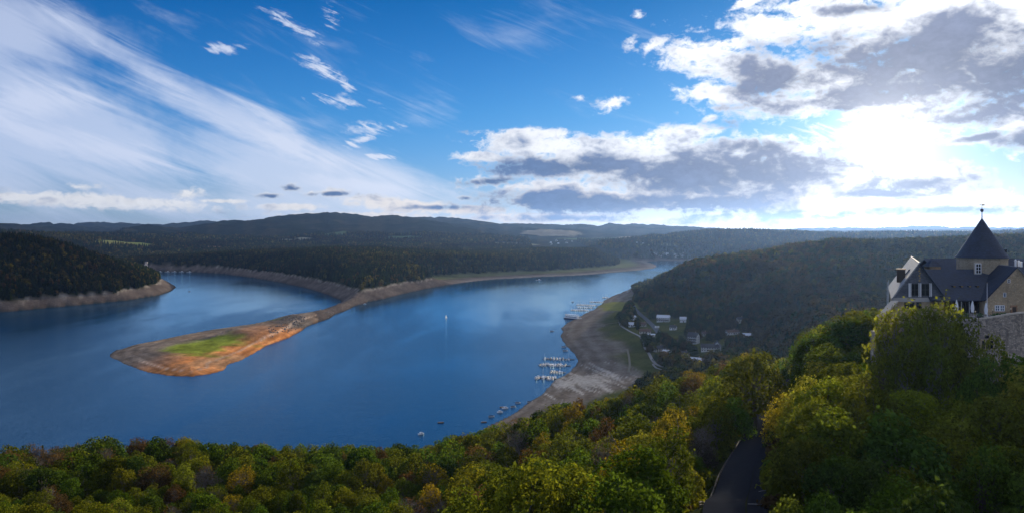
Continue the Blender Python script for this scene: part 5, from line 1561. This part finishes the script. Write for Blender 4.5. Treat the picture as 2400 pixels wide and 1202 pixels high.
# ------------------------------------------------------------------ caravans of the camp site, far houses
M_cream = plain('caravan_white', (0.74, 0.74, 0.72), 0.5, 0.05)
cv = box('body', (0, 0, 1.5), (5.2, 2.2, 2.3)); cv.materials.append(M_cream)
cw = box('window', (0, -1.11, 1.8), (3.4, 0.06, 0.7)); cw.materials.append(M_glass)
for i, (px, py) in enumerate([(1472, 684), (1479, 676), (1486, 681), (1494, 672), (1503, 668), (1513, 676), (1521, 671), (1531, 665), (1540, 669), (1556, 664)]):
    p = on_ground(px, py)
    if p is None: continue
    e = thing('caravan', 'white caravan in the camp site at the far end of strand, ' + ORD[i] + ('' if i == 0 else ' from left'), 'caravan', p, 'caravans of the camp site'); e.rotation_euler = (0, 0, RNG.uniform(-0.6, 0.6))
    for nm, me in (('body', cv), ('window', cw)):
        o = bpy.data.objects.new(nm, me); col.objects.link(o); o.parent = e
lot = thing('parked_van', 'white van parked at the side of the village road', 'van', on_ground(1540, 768))
for nm, me in (('body', cv), ('window', cw)):
    o = bpy.data.objects.new(nm, me); col.objects.link(o); o.parent = lot

def far_house_mesh(roof):
    bm = bmesh.new()
    a = [(-6, -4), (6, -4), (6, 4), (-6, 4)]
    lo_ = [bm.verts.new((x, y, -2)) for x, y in a]; hi_ = [bm.verts.new((x, y, 5)) for x, y in a]
    g0, g1 = bm.verts.new((-6, 0, 9)), bm.verts.new((6, 0, 9))
    bm.faces.new((lo_[0], lo_[1], hi_[1], hi_[0])); bm.faces.new((lo_[2], lo_[3], hi_[3], hi_[2])); bm.faces.new((lo_[1], lo_[2], hi_[2], g1, hi_[1])); bm.faces.new((lo_[3], lo_[0], hi_[0], g0, hi_[3]))
    f1 = bm.faces.new((hi_[0], hi_[1], g1, g0)); f2 = bm.faces.new((hi_[2], hi_[3], g0, g1))
    f1.material_index = f2.material_index = 1
    me = bm_mesh('far_house', bm); me.materials.append(M_wall_w); me.materials.append(roof); return me
FHM = [far_house_mesh(M_roof_d), far_house_mesh(M_roof_b), far_house_mesh(M_roof_l)]
rngh = np.random.default_rng(9)
for n_, bx, lab in ((16, (572, 632, 579, 588), 'pale house of the far village behind the headland'), (30, (1420, 1515, 562, 573), 'pale house of the far village beyond the eastern wood'), (14, (1290, 1400, 562, 574), 'pale house at the edge of the far fields'),
                    (24, (1525, 1605, 594, 603), 'pale house of the settlement at the end of the lake'), (4, (1178, 1205, 583, 588), 'pale farm building behind the middle of the headland'), (6, (408, 450, 590, 597), 'pale house beyond the trees near the dam'), (5, (845, 885, 572, 576), 'pale building at the foot of the far ridge')):
    for i in range(n_):
        p = on_ground(rngh.uniform(bx[0], bx[1]), rngh.uniform(bx[2], bx[3]), 2800, 9000)
        if p is None: continue
        o = bpy.data.objects.new('far_house', FHM[rngh.integers(0, 3)]); col.objects.link(o)
        rk_ = FHM.index(o.data); lb_ = ('dark roofed ', 'brown roofed ', 'light roofed ')[rk_] + lab
        o.location = p; o.rotation_euler = (0, 0, rngh.uniform(0, 3.1)); s_ = rngh.uniform(0.55, 0.95); o.scale = (s_, s_, s_)
        o['label'] = lb_; o['category'] = 'house'; o['group'] = lab.replace('pale house', 'pale houses').replace('pale building', 'pale buildings').replace('pale farm building', 'pale farm buildings')

# ------------------------------------------------------------------ the dam
dam = thing('dam', 'pale curved masonry dam wall with a gate tower at the head of the bay', 'dam', (*W(338, 636), 0))
M_dam = plain('dam_stone', (0.55, 0.46, 0.38), 0.9, 0.15, 0.1)
d0, d1 = P(296, 640, 2480), P(343, 620, 2620)
bm = bmesh.new(); prev = None
for k in range(13):
    t = k / 12; x = d0[0] + (d1[0] - d0[0]) * t; y = d0[1] + (d1[1] - d0[1]) * t
    bow = 26 * math.sin(t * math.pi); x += bow * 0.9; y -= bow * 0.4
    ring = [bm.verts.new(v) for v in ((x, y, 24), (x + 3, y - 1.5, 23.8), (x + 9, y - 4.5, -3), (x - 6, y + 3, -3), (x - 3, y + 1.5, 24))]
    if prev:
        for j in range(5): bm.faces.new((prev[j], prev[(j + 1) % 5], ring[(j + 1) % 5], ring[j]))
    prev = ring
part('wall', bm_mesh('dam_wall', bm), dam, M_dam)
tw_ = part('gate_tower', box('gate_tower', (d1[0], d1[1], 14), (7, 7, 34)), dam, M_dam)
part('tower_roof', lathe('tower_roof', [(5.6, 31), (0.1, 36)], d1, 4, False), tw_, M_roof_d)

# ------------------------------------------------------------------ boats and jetties
M_hull = plain('white_hull', (0.78, 0.79, 0.80), 0.35, 0.05)
M_tarp = plain('dark_tarpaulin', (0.03, 0.045, 0.075), 0.7, 0.25)
M_wood = plain('varnished_wood', (0.20, 0.11, 0.05), 0.5, 0.2)
M_deck = plain('jetty_planks', (0.11, 0.105, 0.10), 0.85, 0.25, 2)
M_sail = plain('white_sail', (0.80, 0.80, 0.80), 0.8, 0.04)


def hull(L, Bm, H_, name='hull'):
    bm = bmesh.new(); st = [(-0.5, 0.80, 0.0), (-0.2, 1.0, 0.0), (0.15, 0.96, 0.03), (0.38, 0.55, 0.12), (0.5, 0.02, 0.25)]
    rings = []
    for t, w_, up__ in st:
        y = Bm / 2 * w_
        rings.append([bm.verts.new((t * L, s_ * y * f, z)) for s_, f, z in ((-1, 1, H_ + up__ * H_), (-1, 0.72, -0.15), (1, 0.72, -0.15), (1, 1, H_ + up__ * H_))])
    for a, c_ in zip(rings[:-1], rings[1:]):
        for k in range(4): bm.faces.new((a[k], a[(k + 1) % 4], c_[(k + 1) % 4], c_[k]))
    bm.faces.new(rings[0]); bm.faces.new(rings[-1])
    return bm_mesh(name, bm)


def boat_kind(kind):
    out = []
    if kind == 'sailing':
        h_ = hull(6.4, 2.2, 0.75); h_.materials.append(M_hull); out.append(('hull', h_))
        bm = bmesh.new(); add_box(bm, (0.4, 0, 1.0), (2.2, 1.3, 0.5)); c_ = bm_mesh('cabin', bm); c_.materials.append(M_hull); out.append(('cabin', c_))
        bm = bmesh.new(); tube(bm, (0.5, 0, 0.6), (0.5, 0, 8.2), 0.10, 0.06, 5); tube(bm, (0.5, 0, 1.7), (-2.6, 0, 1.6), 0.16, 0.12, 5); m_ = bm_mesh('mast', bm); m_.materials.append(M_white); out.append(('mast', m_))
    elif kind == 'covered':
        h_ = hull(5.6, 2.2, 0.7); h_.materials.append(M_hull); out.append(('hull', h_))
        bm = bmesh.new(); a = [bm.verts.new(v) for v in ((-2.7, -1.0, 0.72), (1.9, -0.85, 0.74), (1.9, 0.85, 0.74), (-2.7, 1.0, 0.72))]; r1, r2 = bm.verts.new((-2.3, 0, 1.5)), bm.verts.new((1.2, 0, 1.35))
        bm.faces.new((a[0], a[1], r2, r1)); bm.faces.new((a[2], a[3], r1, r2)); bm.faces.new((a[1], a[2], r2)); bm.faces.new((a[3], a[0], r1)); t_ = bm_mesh('tarpaulin', bm); t_.materials.append(M_tarp); out.append(('tarpaulin', t_))
    elif kind == 'motor':
        h_ = hull(6.2, 2.4, 0.9); h_.materials.append(M_hull); out.append(('hull', h_))
        bm = bmesh.new(); add_box(bm, (0.2, 0, 1.35), (2.4, 1.7, 0.9)); add_box(bm, (-0.9, 0, 2.0), (1.6, 1.6, 0.12)); c_ = bm_mesh('cabin', bm); c_.materials.append(M_hull); out.append(('cabin', c_))
        bm = bmesh.new(); add_box(bm, (1.42, 0, 1.5), (0.06, 1.5, 0.45)); add_box(bm, (0.2, -0.86, 1.5), (1.9, 0.04, 0.4)); add_box(bm, (0.2, 0.86, 1.5), (1.9, 0.04, 0.4)); g_ = bm_mesh('cabin_window', bm); g_.materials.append(M_glass); out.append(('cabin_window', g_))
    else:
        h_ = hull(4.6, 1.7, 0.55); h_.materials.append(M_wood); out.append(('hull', h_))
        bm = bmesh.new()
        for x in (-1.2, 0.2, 1.2): add_box(bm, (x, 0, 0.52), (0.35, 1.3, 0.08))
        t_ = bm_mesh('thwart', bm); t_.materials.append(M_wood); out.append(('thwart', t_))
    return out
KINDS = {k: boat_kind(k) for k in ('sailing', 'covered', 'motor', 'rowing')}
BN = {'sailing': ('sailing_boat', 'white sailing boat with bare mast'), 'covered': ('covered_boat', 'white boat under a dark tarpaulin'), 'motor': ('motor_boat', 'white motor boat with cabin'), 'rowing': ('rowing_boat', 'brown open rowing boat')}


def boat(kind, x, y, rot, label, group=None, scale=1.0):
    e = thing(BN[kind][0], label, 'boat', (x, y, 0.0), group); e.rotation_euler = (0, 0, rot); e.scale = (scale,) * 3
    for nm, me in KINDS[kind]:
        o = bpy.data.objects.new(nm, me); col.objects.link(o); o.parent = e
    return e

rngb2 = np.random.default_rng(31)
JN = {}
def jetty(p0, p1, n_, mixk, jl, where, side_only=False):
    a, c_ = Vector(W(*p0)).to_3d(), Vector(W(*p1)).to_3d()
    d_ = c_ - a; ang_ = math.atan2(d_.y, d_.x); ln = d_.length
    e = thing('jetty', jl, 'jetty', (a.x, a.y, 0), 'floating jetties of the marinas')
    part('walkway', box('walkway', (*((a + c_) / 2).to_2d(), 0.35), (ln, 1.7, 0.4), ang_), e, M_deck)
    for k in range(4):
        p = a.lerp(c_, (k + 0.5) / 4); part('pile', lathe('pile', [(0.15, -1.2), (0.15, 1.7)], (p.x + 1.0 * math.sin(ang_), p.y - 1.0 * math.cos(ang_)), 6), e, M_timber)
    u_ = d_.normalized(); nv = Vector((-u_.y, u_.x, 0))
    placed = {}
    for k in range(n_):
        t = (k // 2 + 0.5) / ((n_ + 1) // 2) * 0.84 + 0.02; s_ = 1 if k % 2 else -1
        if rngb2.random() < 0.06: continue
        kd = rngb2.choice(['sailing', 'covered', 'motor', 'rowing'], p=mixk)
        p = a.lerp(c_, t) + nv * s_ * 4.4
        placed.setdefault((kd, s_), []).append((t, p, ang_ + s_ * math.pi / 2 + rngb2.uniform(-0.08, 0.08)))
    for (kd, s_), lst in placed.items():
        lst.sort(key=lambda q_: q_[1].x)
        for r_, (t, p, an) in enumerate(lst):
            pos_ = 'only one' if len(lst) == 1 else ORD[min(r_, 24)] + ('' if r_ == 0 else ' from left')
            boat(kd, p.x, p.y, an, f'{BN[kd][1].replace("a dark", "dark")}, {pos_}, {"far" if s_ > 0 else "near"} side of {where}', 'boats moored at the marinas', rngb2.uniform(0.85, 1.1))

lowmix = [0.22, 0.45, 0.28, 0.05]; upmix = [0.62, 0.18, 0.20, 0.0]
jetty((1272, 841), (1347, 842), 18, lowmix, 'topmost of the four jetties of the near marina', 'topmost near jetty')
jetty((1262, 855), (1338, 857), 22, lowmix, 'second jetty from the top of the near marina', 'second near jetty')
jetty((1288, 872), (1326, 873), 9, lowmix, 'short third jetty of the near marina', 'short third jetty')
jetty((1255, 885), (1308, 888), 16, lowmix, 'bottom jetty of the near marina', 'bottom near jetty')
jetty((1412, 697.5), (1430, 698), 7, upmix, 'shortest and farthest jetty of the far marina', 'farthest jetty')
jetty((1382, 707.5), (1420, 708.5), 14, upmix, 'second farthest jetty of the far marina', 'second farthest jetty')
jetty((1350, 714.5), (1404, 716), 20, upmix, 'middle jetty of the far marina', 'middle far jetty')
jetty((1352, 720.5), (1394, 721.5), 14, upmix, 'fourth jetty of the far marina', 'fourth far jetty')
jetty((1337, 726.5), (1390, 728), 20, upmix, 'jetty of the far marina closest to the excursion ship', 'jetty beside the ship')

def lone(kind, px, py, rot, label, scale=1.0):
    x, y = W(px, py); return boat(kind, x, y, R(rot), label, 'single boats on the lake', scale * 0.82)
lone('motor', 1342, 707.5, 10, 'lone white motor boat lying off the far marina')
lone('covered', 1294, 776, 5, 'lone dark covered boat off the point of the strand', 1.2)
lone('covered', 1322, 813, 5, 'dark boat near the shore above the near marina', 1.3)
lone('covered', 1325, 822, 0, 'dark boat just below another near the shore above marina', 1.3)
lone('covered', 1242, 942, 10, 'covered boat off the shore, highest of the loose row', 1.0)
lone('covered', 1214, 944, -10, 'covered boat a little away from the shore', 1.0)
lone('covered', 1203, 953, 30, 'covered boat second along the loose row by shore', 1.0)
lone('motor', 1184, 957, 15, 'white motor boat pulled close to the shore in the loose row', 1.0)
lone('rowing', 1178, 954, 0, 'brown rowing boat lying beside the white motor boat', 1.2)
lone('motor', 1172, 966, 5, 'white motor boat lowest of the loose row by shore', 0.9)
lone('covered', 1152, 976, 15, 'dark boat close above the treetops of the slope', 1.0)
lone('rowing', 1134, 989, 5, 'brown rowing boat against the treetops', 1.1)
lone('rowing', 1033, 990, 5, 'brown rowing boat alone on the dark water near the treetops', 1.2)
lone('motor', 987, 1017, 40, 'small white motor boat touching the treetops', 0.9)
lone('motor', 855, 712, 20, 'tiny white motor boat below the headland', 1.0)
lone('covered', 444, 683, 0, 'tiny dark boat on the bay near the wooded hill', 1.0)
for k, (px, py) in enumerate([(374, 631), (392, 631), (408, 631), (425, 631), (443, 631.5), (470, 631.5), (495, 632.5), (1262, 650)]):
    x, y = W(px, py + 6)
    e = thing('bathing_raft', ['pale raft off the bank, closest to the dam', 'second pale raft from the dam', 'third pale raft from the dam', 'fourth pale raft from the dam', 'fifth pale raft from the dam', 'sixth pale raft from the dam', 'pale raft of the bay farthest from dam', 'pale raft off the grassy eastern strand'][k], 'raft', (x, y, 0), 'pale rafts moored off the far bank')
    part('deck', box('deck', (x, y, 0.7), (15, 4, 1.3)), e, M_conc); part('hut', box('hut', (x + 2, y, 2.2), (4, 2.6, 1.8)), e, M_white)

# the sailing boat out on the water
x, y = W(1046, 745)
e = thing('sailing_boat', 'lone sailing boat under white sail in the middle of the lake', 'boat', (x, y, 0)); e.rotation_euler = (0, 0, R(150)); e.scale = (0.68, 0.68, 0.68)
for nm, me in KINDS['sailing'][:2]:
    o = bpy.data.objects.new(nm, me); col.objects.link(o); o.parent = e
def sail(name, pts, bow):
    """a triangular sail with belly"""
    bm = bmesh.new(); a, c_, t_ = [Vector(p) for p in pts]; N_ = 6; rows = []
    for i in range(N_ + 1):
        f = i / N_; l_, r_ = a.lerp(t_, f), c_.lerp(t_, f)
        rows.append([bm.verts.new(l_.lerp(r_, j / N_) + Vector((0, bow * math.sin(j / N_ * math.pi) * (1 - f * 0.7), 0))) for j in range(N_ + 1)])
    for p_, q_ in zip(rows[:-1], rows[1:]):
        for j in range(N_):
            try: bm.faces.new((p_[j], p_[j + 1], q_[j + 1], q_[j]))
            except ValueError: pass
    bmesh.ops.solidify(bm, geom=bm.faces[:], thickness=0.03)
    return bm_mesh(name, bm, M_sail)
bm = bmesh.new(); tube(bm, (0.5, 0, 0.6), (0.5, 0, 8.4), 0.08, 0.05, 6); tube(bm, (0.5, 0, 1.5), (-2.7, 0.5, 1.4), 0.06, 0.05, 5)
for nm, me in (('mast', bm_mesh('mast', bm, M_white)), ('mainsail', sail('mainsail', [(0.4, 0, 1.6), (-2.6, 0.5, 1.5), (0.42, 0, 8.2)], 0.35)), ('jib', sail('jib', [(3.0, 0, 0.9), (0.7, 0.3, 1.2), (0.6, 0, 7.2)], 0.3))):
    o = bpy.data.objects.new(nm, me); col.objects.link(o); o.parent = e

# the excursion ship at its landing stage
sx0, sx1 = W(1321, 745), W(1357, 748.5)
cx_, cy_ = (sx0[0] + sx1[0]) / 2, (sx0[1] + sx1[1]) / 2
Ls = math.hypot(sx1[0] - sx0[0], sx1[1] - sx0[1])
ship = thing('excursion_ship', 'white two deck excursion ship with blue window bands at the landing stage', 'ship', (cx_, cy_, 0))
ship.rotation_euler = (0, 0, math.atan2(sx0[1] - sx1[1], sx0[0] - sx1[0]))
def sp_part(nm, me, mat, parent=ship):
    if not me.materials: me.materials.append(mat)
    o = bpy.data.objects.new(nm, me); col.objects.link(o); o.parent = parent; return o
M_hb = plain('ship_blue', (0.03, 0.05, 0.12), 0.5, 0.1)
sp_part('hull', hull(Ls, 6.4, 1.5), M_hb)
sp_part('gunwale', box('gunwale', (-0.05 * Ls, 0, 1.75), (Ls * 0.86, 6.3, 0.5)), M_hull)
d1_ = sp_part('main_deck', box('main_deck', (-0.05 * Ls, 0, 3.2), (Ls * 0.78, 5.6, 2.4)), M_hull)
for s_ in (-1, 1):
    for k in range(9): sp_part('window', box('window', (-0.40 * Ls + Ls * 0.70 * (k + 0.5) / 9, s_ * 2.81, 3.35), (Ls * 0.066, 0.06, 1.1)), M_hb, d1_)
d2_ = sp_part('upper_deck', box('upper_deck', (-0.08 * Ls, 0, 4.55), (Ls * 0.76, 5.9, 0.3)), M_hull)
for s_ in (-1, 1):
    sp_part('railing', box('railing', (-0.08 * Ls, s_ * 2.85, 5.15), (Ls * 0.74, 0.06, 0.5)), M_hull, d2_)
    for k in range(6): sp_part('post', box('post', (-0.42 * Ls + Ls * 0.66 * k / 5, s_ * 2.7, 5.8), (0.14, 0.14, 2.3)), M_hull, d2_)
sp_part('canopy', box('canopy', (-0.09 * Ls, 0, 7.05), (Ls * 0.70, 5.9, 0.22)), M_hull)
wh = sp_part('wheelhouse', box('wheelhouse', (0.33 * Ls, 0, 5.7), (2.4, 3.4, 2.2)), M_hull)
sp_part('window', box('window', (0.33 * Ls + 1.22, 0, 6.0), (0.05, 3.0, 0.9)), M_hb, wh)
e = thing('landing_stage', 'low pale landing stage between the ship and the strand', 'jetty', (*W(1361, 750), 0))
a, c_ = W(1356, 749), W(1369, 746)
part('deck', box('deck', ((a[0] + c_[0]) / 2, (a[1] + c_[1]) / 2, 0.5), (math.hypot(c_[0] - a[0], c_[1] - a[1]), 3.2, 0.6), math.atan2(c_[1] - a[1], c_[0] - a[0])), e, M_conc)
part('hut', box('hut', (a[0] + 3, a[1], 2.0), (3, 2.4, 2.4)), e, M_white)

# boulders on the neck of the spit
M_rock = plain('boulder', (0.20, 0.17, 0.14), 0.95, 0.35, 0.5)
bm = bmesh.new(); rk = np.random.default_rng(3)
xs, ys = [], []
for px, py, n_, sd in ((690, 766, 70, 12), (668, 778, 40, 10), (770, 738, 40, 9), (640, 790, 26, 7), (700, 757, 40, 9)):
    for _k in range(n_):
        x, y = W(px + rk.normal() * sd, py + rk.normal() * sd * 0.35); xs.append(x); ys.append(y)
z, d, _p = land(xs, ys)
for x, y, zz_, dd2 in zip(xs, ys, z, d):
    if dd2 < 1: continue
    s_ = rk.uniform(0.5, 1.7)
    vs_ = bmesh.ops.create_icosphere(bm, subdivisions=1, radius=s_, matrix=Matrix.Translation((x, y, zz_ + s_ * 0.15)) @ Matrix.Rotation(rk.uniform(0, 6), 4, 'Z') @ Matrix.Diagonal((1, rk.uniform(0.6, 1), rk.uniform(0.5, 0.8), 1)))['verts']
    for v in vs_: v.co += Vector(rk.normal(size=3)) * 0.12 * s_
link('boulders', bm_mesh('boulders', bm), M_rock, kind='stuff', label='grey boulders on the neck of the spit')
